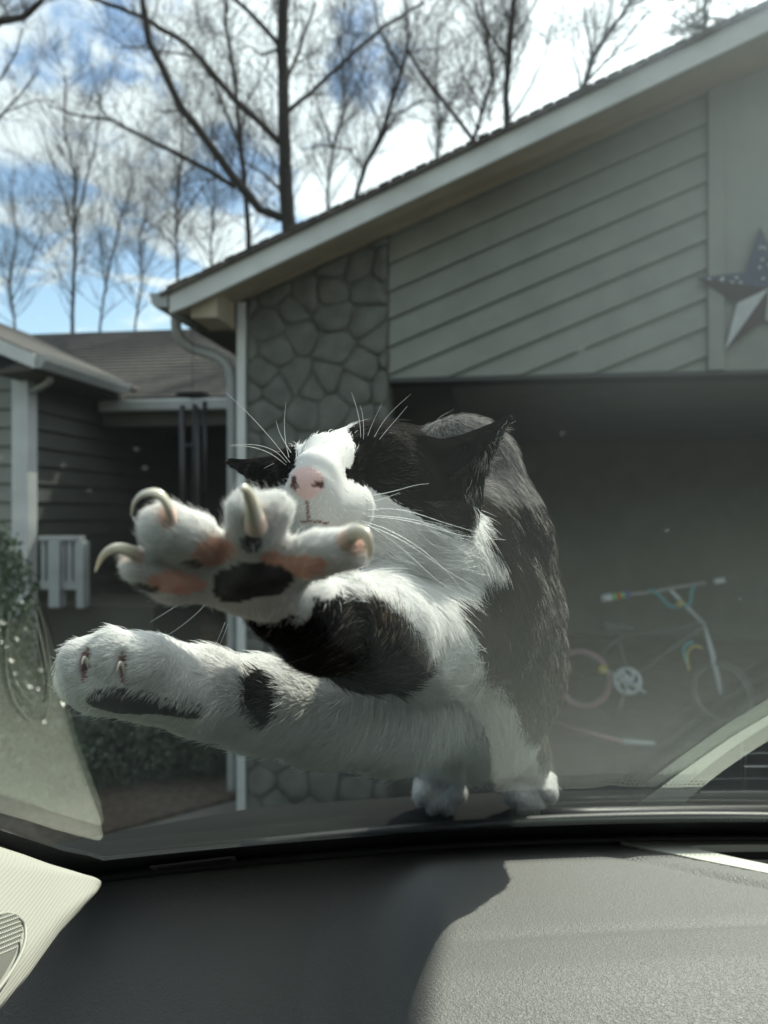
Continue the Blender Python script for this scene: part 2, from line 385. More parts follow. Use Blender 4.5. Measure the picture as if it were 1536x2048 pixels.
b = MB(); b.box((wa[0]-.05, 4.53, wb_[2]-.05), (wb_[0]+.05, 4.59, wa[2]+.05)); win = bevel(b.build('window', M['dwall'], house), .004)
b = MB(); b.box((wa[0], 4.515, wb_[2]), ((wa[0]+wb_[0])/2-.015, 4.528, wa[2])); b.build('pane', M['glassdark'], win)
b = MB(); b.box(((wa[0]+wb_[0])/2+.015, 4.515, wb_[2]), (wb_[0], 4.528, wa[2])); b.build('pane', M['glassdark'], win)
# front door in the shadow
b = MB(); b.box((-2.45, 4.52, .55), (-1.75, 4.59, 2.35)); dr = bevel(b.build('front_door', M['cabin'], house), .006)
b = MB(); b.tube([(-1.85, 4.50, 1.4), (-1.85, 4.44, 1.4)], .02, 8); b.build('handle', M['metal'], dr)
b = MB(); b.box((-2.95, 2.75, -.05), (uL-.03, 4.6, .55)); b.build('porch_floor', M['mulch'], house)
b = MB(); b.box((-2.94, 1.75, -.05), (-2.0, 2.74, .88)); b.build('porch_deck', M['dwall'], house)
for k in range(3):
    b = MB(); b.box((-1.95, 2.75-.3*(k+1), -.05), (uL-.35, 2.75-.3*k-.002, .42-.14*k)); bevel(b.build('porch_step', M['conc'], house), .01)
# ---- left wing
wu = -2.67; zw = H+(1024-712)/FP*5.61
wf = 1.25
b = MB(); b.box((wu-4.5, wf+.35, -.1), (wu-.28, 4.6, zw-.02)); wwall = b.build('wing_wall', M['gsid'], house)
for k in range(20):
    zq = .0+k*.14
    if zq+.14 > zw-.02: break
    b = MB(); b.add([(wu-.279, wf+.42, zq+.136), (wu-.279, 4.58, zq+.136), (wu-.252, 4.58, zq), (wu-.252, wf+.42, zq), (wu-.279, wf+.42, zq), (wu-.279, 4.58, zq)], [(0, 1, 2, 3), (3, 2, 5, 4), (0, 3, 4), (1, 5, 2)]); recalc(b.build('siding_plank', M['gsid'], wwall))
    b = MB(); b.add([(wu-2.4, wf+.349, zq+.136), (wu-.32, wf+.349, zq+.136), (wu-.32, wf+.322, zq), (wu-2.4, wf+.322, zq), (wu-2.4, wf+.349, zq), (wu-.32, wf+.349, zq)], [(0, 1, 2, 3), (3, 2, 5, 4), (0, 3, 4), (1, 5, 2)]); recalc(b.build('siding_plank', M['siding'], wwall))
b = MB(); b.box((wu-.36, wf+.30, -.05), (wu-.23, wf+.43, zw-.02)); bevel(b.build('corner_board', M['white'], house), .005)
ws = .42
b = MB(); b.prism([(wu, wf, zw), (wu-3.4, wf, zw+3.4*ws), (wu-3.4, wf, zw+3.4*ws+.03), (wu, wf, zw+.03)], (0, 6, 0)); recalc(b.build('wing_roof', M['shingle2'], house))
b = MB(); b.prism([(wu+.02, wf-.02, zw+.01), (wu-3.4, wf-.02, zw+3.4*ws+.01), (wu-3.4, wf-.02, zw+3.4*ws-.10), (wu+.02, wf-.02, zw-.09)], (0, .02, 0)); recalc(b.build('wing_rake_board', M['white'], house))
b = MB(); b.prism([(wu-.001, wf, zw+.01), (wu+.10, wf, zw+.01), (wu+.09, wf, zw-.03), (wu+.06, wf, zw-.085), (wu-.001, wf, zw-.085)], (0, 1.32, 0)); recalc(b.build('wing_gutter', M['gutter'], house))
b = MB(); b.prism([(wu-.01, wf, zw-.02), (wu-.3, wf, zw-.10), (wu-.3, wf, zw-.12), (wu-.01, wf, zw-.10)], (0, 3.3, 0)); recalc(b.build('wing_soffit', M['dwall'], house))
e2 = LOC(P(100, 748, 5.9)); e3 = LOC(P(52, 792, 6.0)); e4 = LOC(P(50, 960, 6.0))
rect_tube(smoothpath([(e2[0], e2[1], e2[2]+.05), e2, (e2[0], e2[1], e2[2]-.06), (e3[0]+.06, e3[1], e3[2]+.04), e3, (e3[0], e3[1], e3[2]-.1), (e3[0], e3[1], .1)], 3), .026, 'downspout', house, M['gutter'])
e2 = LOC(P(128, 825, 6.7)); e3 = LOC(P(62, 880, 6.6))
rect_tube(smoothpath([(e2[0], e2[1], e2[2]+.08), e2, (e2[0], e2[1], e2[2]-.05), (e3[0]+.06, e3[1], e3[2]+.04), e3, (e3[0]-.03, e3[1], e3[2]-.1), (e3[0]-.04, e3[1], e3[2]-.6)], 3), .028, 'downspout', house, M['white'])

M['rail'] = mat('railing_paint', (.36, .38, .38), .6, noise_s=6, noise_a=.15)
# ---- porch railing (a run of balustrade of its own)
ra = LOC(P(80, 1210, 6.0)); rb = LOC(P(172, 1210, 6.0))
rail = tag(empty('porch_railing', FLW((ra[0], ra[1], .885)), -PSI), 'short white porch railing beside the dark holly bush', 'railing')
wr = rb[0]-ra[0]; zt = P(0, 1072, 6.0).z-.885; zb2 = P(0, 1178, 6.0).z-.885
b = MB(); b.box((0, -.03, zt-.035), (wr, .05, zt)); bevel(b.build('top_rail', M['rail'], rail), .005)
b = MB(); b.box((0, -.01, zb2), (wr, .03, zb2+.06)); b.build('bottom_rail', M['rail'], rail)
for k in (0.40, 1.0):
    b = MB(); hw = .045 if k < .5 else .03; b.box((wr*k-hw, -.045, .0), (wr*k+hw, .05, zt-.036)); bevel(b.build('post', M['rail'], rail), .006)
for k in range(6):
    if k in (2,): continue
    u = wr*(.08+k*.155); b = MB(); b.box((u-.016, -.006, zb2+.06), (u+.016, .026, zt-.036)); b.build('baluster', M['rail'], rail)

# ---- wind chime under the garage eave
wc0 = P(385, 790, 4.05)
chime = tag(empty('wind_chime', wc0), 'dark wind chime with long tubes hanging from the garage eave', 'wind chime')
b = MB(); b.tube([(0, 0, .02), (0, 0, .40)], .0022, 5); b.build('cord', M['chime'], chime)
b = MB(); b.tube([(0, 0, -.012), (0, 0, -.006), (0, 0, .006), (0, 0, .014)], [.05, .084, .084, .03], 24); b.build('top_disc', M['chime'], chime, True)
for k in range(5):
    a = k/5*2*math.pi+.35; x, y = .062*math.cos(a), .062*math.sin(a)
    b = MB(); b.tube([(x, y, -.03-.01*k), (x, y, -.50-.06*k)], .0115, 10); tb = b.build('chime_tube', M['chime'], chime, True)
b = MB(); b.tube([(0, 0, -.25), (0, 0, -.262)], .035, 18); b.build('striker', M['chime'], chime)
b = MB(); b.tube([(0, 0, -.25), (0, 0, -.86)], .0015, 4); b.tube([(0, 0, -.012), (0, 0, -.25)], .0015, 4); b.build('cord', M['chime'], chime)

# ---- barn star on the gable
starred = mat('star_dark_red_paint', (.04, .018, .022), .6, noise_s=12, noise_a=.2)
starwhite = mat('star_white_paint', (.46, .48, .47), .6, noise_s=12, noise_a=.12)
starblue = mat('star_navy_paint', (.022, .035, .07), .5, noise_s=10, noise_a=.2)
sc_ = FL(1531, 582, -.06); RS = 134/FP*3.73
star = tag(empty('barn_star', FLW((sc_[0], -.035, sc_[2])), -PSI), 'metal barn star painted with navy stars and pale stripes on the gable', 'barn star')
a0 = 93
pts = []
for k in range(10):
    an = R(a0+36*k); rr = RS if k % 2 == 0 else RS*.40
    pts.append((rr*math.cos(an), 0, rr*math.sin(an)))
apex = (0, -.075, 0)
matk = {0: starblue, 1: starblue, 2: starred, 3: starwhite, 4: starred, 5: starwhite, 6: starred, 7: starwhite, 8: starred, 9: starblue}
for k in range(10):
    p, q = pts[k], pts[(k+1) % 10]
    fo = mesh('facet', [p, q, apex, (p[0]*.97, .012, p[2]*.97), (q[0]*.97, .012, q[2]*.97)], [(0, 1, 2), (0, 3, 4, 1)], matk[k], star)
    recalc(fo)
def smallstar(k, t, s):   # little white star printed on a blue facet: thin raised shape
    p, q = Vector(pts[k]), Vector(pts[(k+1) % 10]); ap = Vector(apex)
    c = p*t[0]+q*t[1]+ap*t[2]; nrm = (q-p).cross(ap-p).normalized()
    if nrm.y > 0: nrm = -nrm
    ex = nrm.orthogonal().normalized(); ey = nrm.cross(ex)
    vs = [c+nrm*.0015]; n = 10
    for i in range(n):
        an = i*math.pi/5; rr = s if i % 2 == 0 else s*.42
        vs.append(c+nrm*.0015+ex*math.cos(an)*rr+ey*math.sin(an)*rr)
    mesh('star_emblem', vs, [(0, i+1, (i+1) % n+1) for i in range(n)], starwhite, star)
for k, t in ((1, (.08, .62, .30)), (1, (.1, .35, .55)), (0, (.62, .1, .28)), (0, (.42, .12, .46)), (0, (.25, .3, .45)), (0, (.1, .2, .7)), (9, (.1, .6, .3)), (9, (.2, .3, .5)),
             (1, (.25, .55, .20)), (1, (.45, .30, .25))):
    smallstar(k, t, .012)
for k, t in ((1, (.03, .80, .17)), (1, (.05, .48, .47))): smallstar(k, t, .011)

# ---- bicycle standing in the garage
pink = mat('pink_tyre', (.62, .36, .42), .6); palem = mat('pale_chain_guard', (.78, .86, .92), .4)
teal = mat('teal_cable', (.10, .48, .55), .5); yel = mat('yellow_grip', (.65, .55, .15), .5)
rbw = [mat('grip_'+n, c, .5) for n, c in (('violet', (.15, .12, .5)), ('orange', (.9, .35, .12)), ('red', (.7, .08, .06)), ('green', (.15, .6, .15)))]
fr_ = mat('grey_bicycle_frame', (.10, .12, .12), .4); greyb = mat('grey_tyre', (.10, .10, .10), .8); wgrip = mat('white_grip', (.75, .8, .85), .5)
RW = .238
hubR = Vector(P(1165, 1355, 6.45)); hubR.z = RW+.012; hubF = Vector((2.52, 5.95, RW+.012))
bike = tag(empty('bicycle', (hubR.x, hubR.y, .012)), "child's bicycle with pink wheel and white chain guard in the garage", 'bicycle')
bo = Vector((hubR.x, hubR.y, .012))
fwd = (hubF-hubR).normalized(); sid = Vector((0, 0, 1)).cross(fwd).normalized()   # sid: left of travel
def BK(p): return tuple(Vector(p)-bo)
def wheel(h, m_, r, ax):
    h = Vector(h); f_ = Vector((0, 0, 1)).cross(ax).normalized()
    b = MB(); b.tube([h+f_*r*math.cos(a)+Vector((0, 0, 1))*r*math.sin(a)-bo for a in np.linspace(0, 2*math.pi, 40, endpoint=False)], .017, 8, closed=True)
    wo_ = recalc(b.build('wheel', m_, bike, True))
    b = MB(); b.tube([h+f_*(r-.022)*math.cos(a)+Vector((0, 0, 1))*(r-.022)*math.sin(a)-bo for a in np.linspace(0, 2*math.pi, 40, endpoint=False)], .006, 6, closed=True); b.build('rim', M['metal'], wo_, True)
    b = MB()
    for a in np.linspace(0, 2*math.pi, 16, endpoint=False): b.tube([h-bo, h+f_*(r-.02)*math.cos(a)+Vector((0, 0, 1))*(r-.02)*math.sin(a)-bo], .0012, 3)
    b.tube([h-ax*.04-bo, h+ax*.04-bo], .018, 8); b.build('spokes', fr_, wo_)
wheel(hubR, pink, RW-.017, sid); wheel(hubF, greyb, RW-.017, (sid+fwd*.35).normalized())
crank = hubR+fwd*.37+Vector((0, 0, .03)); headT = hubF-fwd*.12+Vector((0, 0, .50)); seatT = crank-fwd*.10+Vector((0, 0, .36))
b = MB()
for p, q, r in ((crank, headT, .016), (headT+Vector((0, 0, .02)), seatT-Vector((0, 0, .06)), .014), (crank, seatT, .014), (hubR, crank, .009), (hubR, seatT-Vector((0, 0, .04)), .008)): b.tube([p-bo, q-bo], r, 8)
b.build('frame', fr_, bike, True)
b = MB(); b.tube([hubF-bo+sid*.05, hubF+sid*.05+Vector((0, 0, .28))-fwd*.06-bo, headT-bo], .010, 8); b.tube([hubF-bo-sid*.05, hubF-sid*.05+Vector((0, 0, .28))-fwd*.06-bo, headT-bo], .010, 8); b.build('fork', palem, bike, True)
b = MB(); sp_ = seatT+Vector((0, 0, .05)); b.tube([sp_-fwd*.13-bo, sp_-fwd*.06-bo, sp_+fwd*.05-bo, sp_+fwd*.13-bo], [.05, .07, .035, .015], 12, flat=1.0); b.build('saddle', fr_, bike, True)
# chain guard: pale disc with five curved openings
gc = crank-sid*.06; rad = .112; n = 70; vs = []; fs = []
ex, ey = fwd, Vector((0, 0, 1))
b = MB(); ring = [gc+ex*rad*.86*math.cos(a)+ey*rad*.86*math.sin(a)-bo for a in np.linspace(0, 2*math.pi, 40, endpoint=False)]
b.tube(ring, .015, 8, closed=True)
for k in range(5):
    ar = [(rad*t, 2*math.pi*k/5+t*1.5) for t in np.linspace(.12, .85, 7)]
    b.tube([gc+ex*r_*math.cos(a)+ey*r_*math.sin(a)-bo for r_, a in ar], [.022, .02, .016, .014, .014, .016, .018], 6, flat=1.0)
b.tube([gc-sid*.008-bo, gc+sid*.008-bo], .03, 14); b.build('chain_guard', palem, bike, True)
b = MB(); b.tube([gc-bo-sid*.02, gc-sid*.03-fwd*.02-Vector((0, 0, 0))+fwd*.16-Vector((0, 0, .07))-bo], .009, 6); b.tube([gc-bo-sid*.01, gc-fwd*.17+Vector((0, 0, .07))-bo], .009, 6); b.build('crank_arm', palem, bike, True)
b = MB(); q = gc-fwd*.19+Vector((0, 0, .075))-bo; b.tube([q-sid*.05, q+sid*.05], .035, 10); b.build('pedal', yel, bike, True)
# handlebar across the view
hbL, hbR = P(1203, 1197, 5.95), P(1448, 1160, 5.95); dirb = (hbR-hbL)
b = MB(); b.tube([headT-bo, (hbL+hbR)/2-bo+Vector((.06, 0, -.01))], .014, 8); b.build('stem', palem, bike, True)
b = MB(); b.tube([hbL+dirb*.18-bo, hbL+dirb*.4-Vector((0, 0, .01))-bo, hbL+dirb*.6-bo, hbL+dirb*.85-bo], .013, 8); b.build('handlebar', mat('handlebar_metal', (.42, .42, .42), .5), bike, True)
b = MB(); b.tube([hbL-bo, hbL+dirb*.08-bo], [.028, .032], 10); b.build('grip', wgrip, bike, True)
for k in range(4):
    b = MB(); b.tube([hbL+dirb*(.085+k*.034)-bo, hbL+dirb*(.085+k*.034+.033)-bo], .027, 10); b.build('grip_band', rbw[(k+1) % 4 if k else 3], bike, True)
b = MB(); b.tube([hbR-dirb*.08-bo, hbR-bo], [.02, .024], 10); b.build('grip', wgrip, bike, True)
b = MB(); b.tube(smoothpath([P(1298, 1180, 5.9)-bo, P(1320, 1190, 5.9)-bo, P(1335, 1212, 5.9)-bo, P(1352, 1215, 5.9)-bo]), .010, 8); b.tube(smoothpath([P(1366, 1212, 5.9)-bo, P(1383, 1208, 5.9)-bo, P(1381, 1185, 5.9)-bo, P(1390, 1172, 5.9)-bo]), .010, 8)
b.tube(smoothpath([P(1372, 1325, 5.85)-bo, P(1366, 1300, 5.85)-bo, P(1372, 1288, 5.85)-bo, P(1386, 1284, 5.85)-bo]), .010, 8); b.build('brake_cable', teal, bike, True)
b = MB(); b.tube([P(1354, 1212, 5.88)-bo, P(1366, 1203, 5.88)-bo], .022, 8); b.tube(smoothpath([P(1378, 1340, 5.84)-bo, P(1372, 1305, 5.84)-bo, P(1388, 1290, 5.84)-bo, P(1404, 1296, 5.84)-bo]), .008, 8); b.build('brake_lever', yel, bike, True)
b = MB(); b.tube([crank-bo-sid*.05, crank-sid*.2-fwd*.05-Vector((0, 0, crank.z-.014))-bo], .007, 6); b.build('kickstand', M['metal'], bike, True)
stk = tag(empty('toy_stick', P(1110, 1452, 5.9)), 'long pink toy stick with a pale tip lying on the garage floor', 'toy')
s0 = P(1110, 1452, 5.9); s0.z = .03; s1 = P(1245, 1487, 5.45); s1.z = .03; s2 = P(1310, 1492, 5.4); s2.z = .03
stk.location = s0
b = MB(); b.tube([(0, 0, 0), s1-s0], .013, 8); b.build('shaft', pink, stk, True)
b = MB(); b.tube([s1-s0, (s1+s2)/2-s0, s2-s0], [.02, .014, .012], 8); b.build('tip', wgrip, stk, True)

# ---------------------------------------------------------------- trees
def in_poly(): pass
def grow(b, p, d, ln, r, lvl, rnd, up=.25, spread=.8):
    "recursive twig growth into mesh builder b"
    p = Vector(p); d = Vector(d).normalized(); n = 3 if lvl < 2 else 2
    pts = [p]; rs = [r]
    for i in range(n):
        d = (d+Vector((rnd.uniform(-1, 1), rnd.uniform(-1, 1), rnd.uniform(-1, 1)))*.17+Vector((0, 0, up))*.12).normalized()
        p = p+d*ln/n; pts.append(p); rs.append(max(r*(1-.55*(i+1)/n), .0016))
    b.tube(pts, rs, 3 if lvl > 0 else 4, cap=False)
    if lvl >= 3: return
    k = rnd.choice((3, 4)) if lvl < 2 else rnd.choice((2, 3, 4))
    for i in range(k):
        q = pts[rnd.randint(1, n)]
        nd = (d+Vector((rnd.uniform(-1, 1), rnd.uniform(-1, 1), rnd.uniform(-.7, 1.2)))*spread).normalized()
        grow(b, q, nd, ln*rnd.uniform(.5, .8), max(r*.5, .0016), lvl+1, rnd, up, spread)
trees = []
def tree(label, D, stems, seed, tw=1.0, base_z=True, lvl0=0, twl=1.0, twr=.006, cat='tree', mats=None, group='bare trees behind the house'):
    "stems: list of (list of (px,py), r_start_px, r_end_px); first one is the trunk"
    rnd = random.Random(seed)
    p0 = P(stems[0][0][0][0], stems[0][0][0][1], D)
    root = empty('bare_tree', (p0.x, p0.y, -.03)); tag(root, label, cat, group)
    o = Vector((p0.x, p0.y, -.03)); mk = mats or M['bark']
    tb = MB(); cnt = 0
    for si, (pl, r0, r1) in enumerate(stems):
        pts = []; depth = rnd.uniform(-.12, .12)*D if si else 0
        for i, (x, y) in enumerate(pl):
            t = i/max(1, len(pl)-1); pts.append(P(x, y, D+depth*t))
        rs = [(r0+(r1-r0)*i/(len(pl)-1))/FP*D for i in range(len(pl))]
        # refine with small wobble
        q = [pts[0]]; qr = [rs[0]]
        for i in range(len(pts)-1):
            seg = pts[i+1]-pts[i]
            for k in (1, 2, 3):
                t = k/3; wob = Vector((rnd.uniform(-1, 1), rnd.uniform(-1, 1), rnd.uniform(-1, 1)))*seg.length*.018*(k < 3)
                q.append(pts[i]+seg*t+wob); qr.append((rs[i]+(rs[i+1]-rs[i])*t)*rnd.uniform(.93, 1.07))
        if si == 0:
            foot = Vector((q[0].x, q[0].y, -.03)); q = [foot, foot*.5+q[0]*.5]+q; qr = [qr[0]*1.35, qr[0]*1.1]+qr
        bb = MB(); bb.tube([v-o for v in q], qr, 8, cap=True)
        bb.build('trunk' if si == 0 else 'limb', mk, root, True)
        # twigs along
        L_ = sum((q[i+1]-q[i]).length for i in range(len(q)-1))
        nt_ = int(L_*4.0*tw)
        s_i = 3 if si == 0 else 1
        for k in range(nt_):
            i = rnd.randint(s_i, len(q)-1); t = rnd.random(); v = q[i-1]*(1-t)+q[i]*t
            if v.z < P(0, 700, D).z: continue
            dd = (q[i]-q[i-1]).normalized()
            nd = (dd*.7+Vector((rnd.uniform(-1, 1), rnd.uniform(-.8, .8), rnd.uniform(-.35, 1.0)))).normalized()
            grow(tb, v-o, nd, rnd.uniform(.35, 1.0)*twl*D/13, max(min(qr[i]*.4, twr*D/13*1.6), .003), 0, rnd, .22, .85)
    tb.build('twigs', M['twig'], root)['kind'] = 'stuff'
    return root
tree('tallest bare tree with a thick straight trunk and big limbs', 13.5, [
    ([(578, 450), (572, 380), (570, 300), (567, 200), (563, 100), (566, 0), (568, -120)], 15, 9),
    ([(580, 440), (520, 420), (460, 345), (400, 262), (360, 212), (322, 130), (298, 85), (290, 30), (283, -20)], 10, 5),
    ([(470, 375), (420, 342), (340, 300), (262, 262), (225, 240), (160, 232), (95, 210)], 6, 1.6),
    ([(565, 290), (520, 245), (470, 200), (420, 140), (370, 85), (300, 42), (240, 15), (175, -5)], 7, 4),
    ([(558, 90), (510, 35), (465, -5)], 5, 4),
    ([(577, 222), (640, 168), (700, 112), (768, 52), (850, 5)], 5, 3),
    ([(575, 160), (600, 100), (630, 5)], 4, 3),
    ([(553, 100), (522, 110), (500, 92), (478, 98)], 3, 1),
    ([(322, 105), (285, 93), (230, 95)], 3, 1),
    ([(566, 385), (530, 350), (490, 325)], 3, 1.5),
    ([(358, 222), (335, 222), (312, 222)], 2, 1)], 1, 1.0)
tree('slim dark tree just left of the tallest trunk', 15, [
    ([(497, 505), (492, 400), (482, 300), (474, 200), (462, 110), (450, 40), (455, -30)], 6, 2.5),
    ([(480, 290), (450, 222), (428, 160), (385, 112), (320, 100)], 3.5, 1.5),
    ([(478, 270), (500, 190), (540, 120)], 2, 1)], 2, 1.0)
tree('small upright tree above the far roof ridge on the left', 19, [
    ([(145, 655), (147, 560), (149, 460), (150, 360), (128, 260), (130, 150)], 4, 1.5),
    ([(149, 460), (170, 370), (192, 290), (205, 160)], 2.5, 1.2),
    ([(148, 470), (120, 370), (90, 280)], 2, 1), ([(148, 600), (110, 520), (70, 440)], 1.5, .8)], 3, .9, twl=1.0, twr=.004)
tree('thin leaning tree between the ridge and the garage eave', 20, [
    ([(200, 655), (215, 560), (240, 440), (262, 380), (255, 290)], 2.6, 1),
    ([(212, 580), (200, 480), (205, 400)], 1.5, .8)], 4, .9, twr=.004)
tree('slender twiggy tree rising just left of the gutter end', 17, [
    ([(355, 560), (352, 470), (356, 380), (365, 300), (360, 200)], 3, 1.2),
    ([(353, 500), (320, 460), (255, 420)], 1.5, .8), ([(354, 450), (385, 400), (430, 350)], 1.5, .8)], 5, 1.1, twr=.004)
tree('thin tree crown filling the gap left of the slim dark tree', 22, [
    ([(420, 560), (425, 450), (430, 340), (425, 240)], 2.6, 1), ([(425, 430), (400, 350), (380, 270)], 1.6, .8)], 6, 1.1, twr=.004)
tree('forked bare tree standing above the middle of the rake', 15, [
    ([(712, 392), (732, 330), (770, 250), (798, 160), (815, 100), (812, 0)], 5, 2.5),
    ([(728, 340), (700, 300), (640, 290), (600, 300)], 2.5, 1), ([(745, 310), (790, 230), (850, 200), (880, 205)], 3, 1.2),
    ([(815, 100), (860, 170), (905, 225), (945, 278)], 3, 4.5), ([(800, 140), (760, 60), (740, -20)], 3, 1.5)], 7, 1.1)
tree('bare tree leaning left beside the forked tree', 16, [
    ([(948, 280), (985, 160), (975, 60), (960, -20)], 4, 2), ([(965, 225), (925, 150), (905, 60)], 2, 1)], 8, 1.1)
tree('straight trunked tree right of centre above the rake', 13, [
    ([(1014, 250), (1013, 170), (1020, 90), (1028, 0), (1030, -80)], 7, 4.5),
    ([(1018, 242), (1060, 175), (1090, 110), (1103, 50)], 2.5, 1.2), ([(1012, 110), (975, 62), (950, 15)], 3, 1.5),
    ([(978, 240), (990, 170), (985, 80)], 2.5, 1), ([(1020, 85), (1050, 45), (1078, -5)], 3, 1.5)], 9, .9)
tree('rightmost bare tree with branches leaning to the right', 13, [
    ([(1163, 188), (1185, 115), (1225, 55), (1268, -5)], 6, 3.5),
    ([(1185, 115), (1175, 60), (1165, 10)], 3, 1.5), ([(1172, 165), (1215, 120), (1260, 70), (1300, 20)], 3, 1.5),
    ([(1160, 180), (1150, 120), (1145, 60)], 2, 1)], 10, .9)
tree('left edge tree with drooping branches at the top corner', 10, [
    ([(-90, 300), (-60, 150), (-30, 60), (0, 42), (45, 35), (80, 5), (95, -40)], 12, 4),
    ([(-60, 150), (0, 160), (30, 110), (45, 60)], 3, 1.2), ([(-70, 260), (0, 235), (40, 190), (80, 140)], 3, 1), ([(-80, 290), (10, 225), (60, 205), (85, 200)], 2, 1)], 11, .7, twl=.6)
tree('faint far tree low on the left edge', 24, [([(30, 655), (20, 560), (35, 470), (20, 380)], 2.5, 1), ([(25, 600), (60, 520), (90, 450)], 1.5, .8)], 12, 1.0, twr=.004)
tree('faint far tree behind the small upright tree', 24, [([(270, 655), (285, 560), (280, 470), (300, 380)], 2.2, .9), ([(280, 560), (310, 500), (330, 430)], 1.4, .8)], 13, 1.0, twr=.004)
tree('dense twiggy tree right of the tallest trunk', 18, [([(655, 430), (660, 330), (690, 220), (680, 100), (690, 0)], 3, 1.2), ([(665, 300), (640, 220), (620, 150)], 2, 1), ([(680, 240), (720, 160), (745, 80)], 2, 1)], 14, 1.3, twr=.004)
tree('twiggy tree between the forked tree and the straight one', 18, [([(870, 340), (880, 250), (870, 150), (880, 40)], 3, 1.2), ([(876, 260), (920, 170), (940, 90)], 2, 1)], 15, 1.2, twr=.004)
# pine at the top right: trunk plus needle tufts
D = 14; p0 = P(1410, 90, D)
pine = tag(empty('pine_tree', (p0.x, p0.y, -.03)), 'green pine top poking above the roof at the top right', 'tree')
b = MB(); b.tube([(0, 0, 0), (0, 0, p0.z*.6), (0, 0, p0.z+1.2)], [.14, .1, .03], 8); b.build('trunk', M['bark'], pine, True)
b = MB(); rnd = random.Random(5)
for k in range(150):
    c = P(rnd.uniform(1335, 1500), rnd.uniform(-60, 72), D+rnd.uniform(-1.2, 1.2))-Vector((p0.x, p0.y, -.03))
    for j in range(24):
        d = Vector((rnd.gauss(0, 1), rnd.gauss(0, 1), rnd.gauss(0, .7))).normalized()*rnd.uniform(.1, .24)
        s_ = d.orthogonal().normalized()*.008; b.add([c-s_, c+s_, c+d], [(0, 1, 2)])
b.build('crown', M['pine'], pine)
b = MB()
for k in range(16):
    zz_ = p0.z-.6+rnd.random()*1.4; a = rnd.uniform(0, 6.28); b.tube([(0, 0, zz_), (math.cos(a)*.8, math.sin(a)*.8, zz_+.15)], [.03, .01], 5)
b.build('limb', M['bark'], pine)

# ---- holly bush and low hedge: leaf faces through the volume
def leafmass(name, label, centres, n, size, m_, seed, cat):
    rnd = random.Random(seed); c0 = centres[0][0]
    root = tag(empty(name, (c0[0], c0[1], 0)), label, cat); o = Vector((c0[0], c0[1], 0)); b = MB()
    tot = sum(r[0]*r[1]*r[2] for _, r in centres)
    for c, r in centres:
        for k in range(int(n*r[0]*r[1]*r[2]/tot)):
            d = Vector((rnd.gauss(0, 1), rnd.gauss(0, 1), rnd.gauss(0, 1))).normalized(); rr = rnd.random()**.4
            rr *= 1+.25*noise.noise(Vector((d.x*2.3+c[0], d.y*2.3, d.z*2.3)))
            p = Vector(c)+Vector((d.x*r[0], d.y*r[1], d.z*r[2]))*rr-o
            if p.z < .01: p.z = .01+rnd.random()*.05
            t = Vector((rnd.gauss(0, 1), rnd.gauss(0, 1), rnd.gauss(0, 1))).normalized()*size*rnd.uniform(.7, 1.3)
            s_ = t.orthogonal().normalized()*size*.45; nn = t.cross(s_).normalized()*size*.15
            b.add([p, p+t*.5+s_+nn, p+t, p+t*.5-s_+nn, p+t*.5], [(0, 1, 4), (1, 2, 4), (2, 3, 4), (3, 0, 4)])
    b.build('leaves', m_, root)['kind'] = 'stuff'
    b = MB()
    for c, r in centres:
        for k in range(7): b.tube([Vector((c[0], c[1], 0))-o, Vector(c)+Vector((rnd.uniform(-1, 1)*r[0]*.6, rnd.uniform(-1, 1)*r[1]*.6, rnd.uniform(0, .8)*r[2]))-o], [.012, .004], 5)
    b.build('stems', M['bark'], root)
leafmass('holly_bush', 'dark glossy holly bush at the left edge beside the porch', [((-2.38, 4.6, .95), (.34, .36, .68)), ((-2.5, 4.5, .6), (.4, .35, .6)), ((-2.2, 4.75, .4), (.24, .3, .36))], 15000, .035, M['leaf'], 3, 'bush')
leafmass('low_shrub', 'low grey-green shrub row below the porch', [((-1.75, 4.75, .2), (.3, .28, .24)), ((-1.4, 4.85, .22), (.3, .26, .26)), ((-1.1, 4.95, .18), (.25, .24, .22)), ((-2.1, 4.4, .16), (.3, .25, .2))], 16000, .03, M['leaf2'], 4, 'shrub')

# ---------------------------------------------------------------- the car (seen from its front seat)
car = tag(empty('parked_car', (0, -.6, 0)), 'car interior with grey grained dashboard, beige vent panel and slanted windshield', 'car')
def W(x, d, z): return Vector((x, d+.6, z+H))        # camera-relative -> car-local
def CP(px, py, d): v = P(px, py, d); return Vector((v.x, v.y+.6, v.z))
ARK = R(32.7); GC, GS = math.cos(ARK), math.sin(ARK)
def db(x): return .557+.165*x-.33*x*x
def G(x, t, off=0.0):   # point on the inner glass surface; off = outward offset
    s = .165-.66*x; n = Vector((-s*GS, GS, GC)).normalized()
    p = Vector((x, db(x)-t*GC, -.232+t*GS))+n*off
    return W(p.x, p.y, p.z)
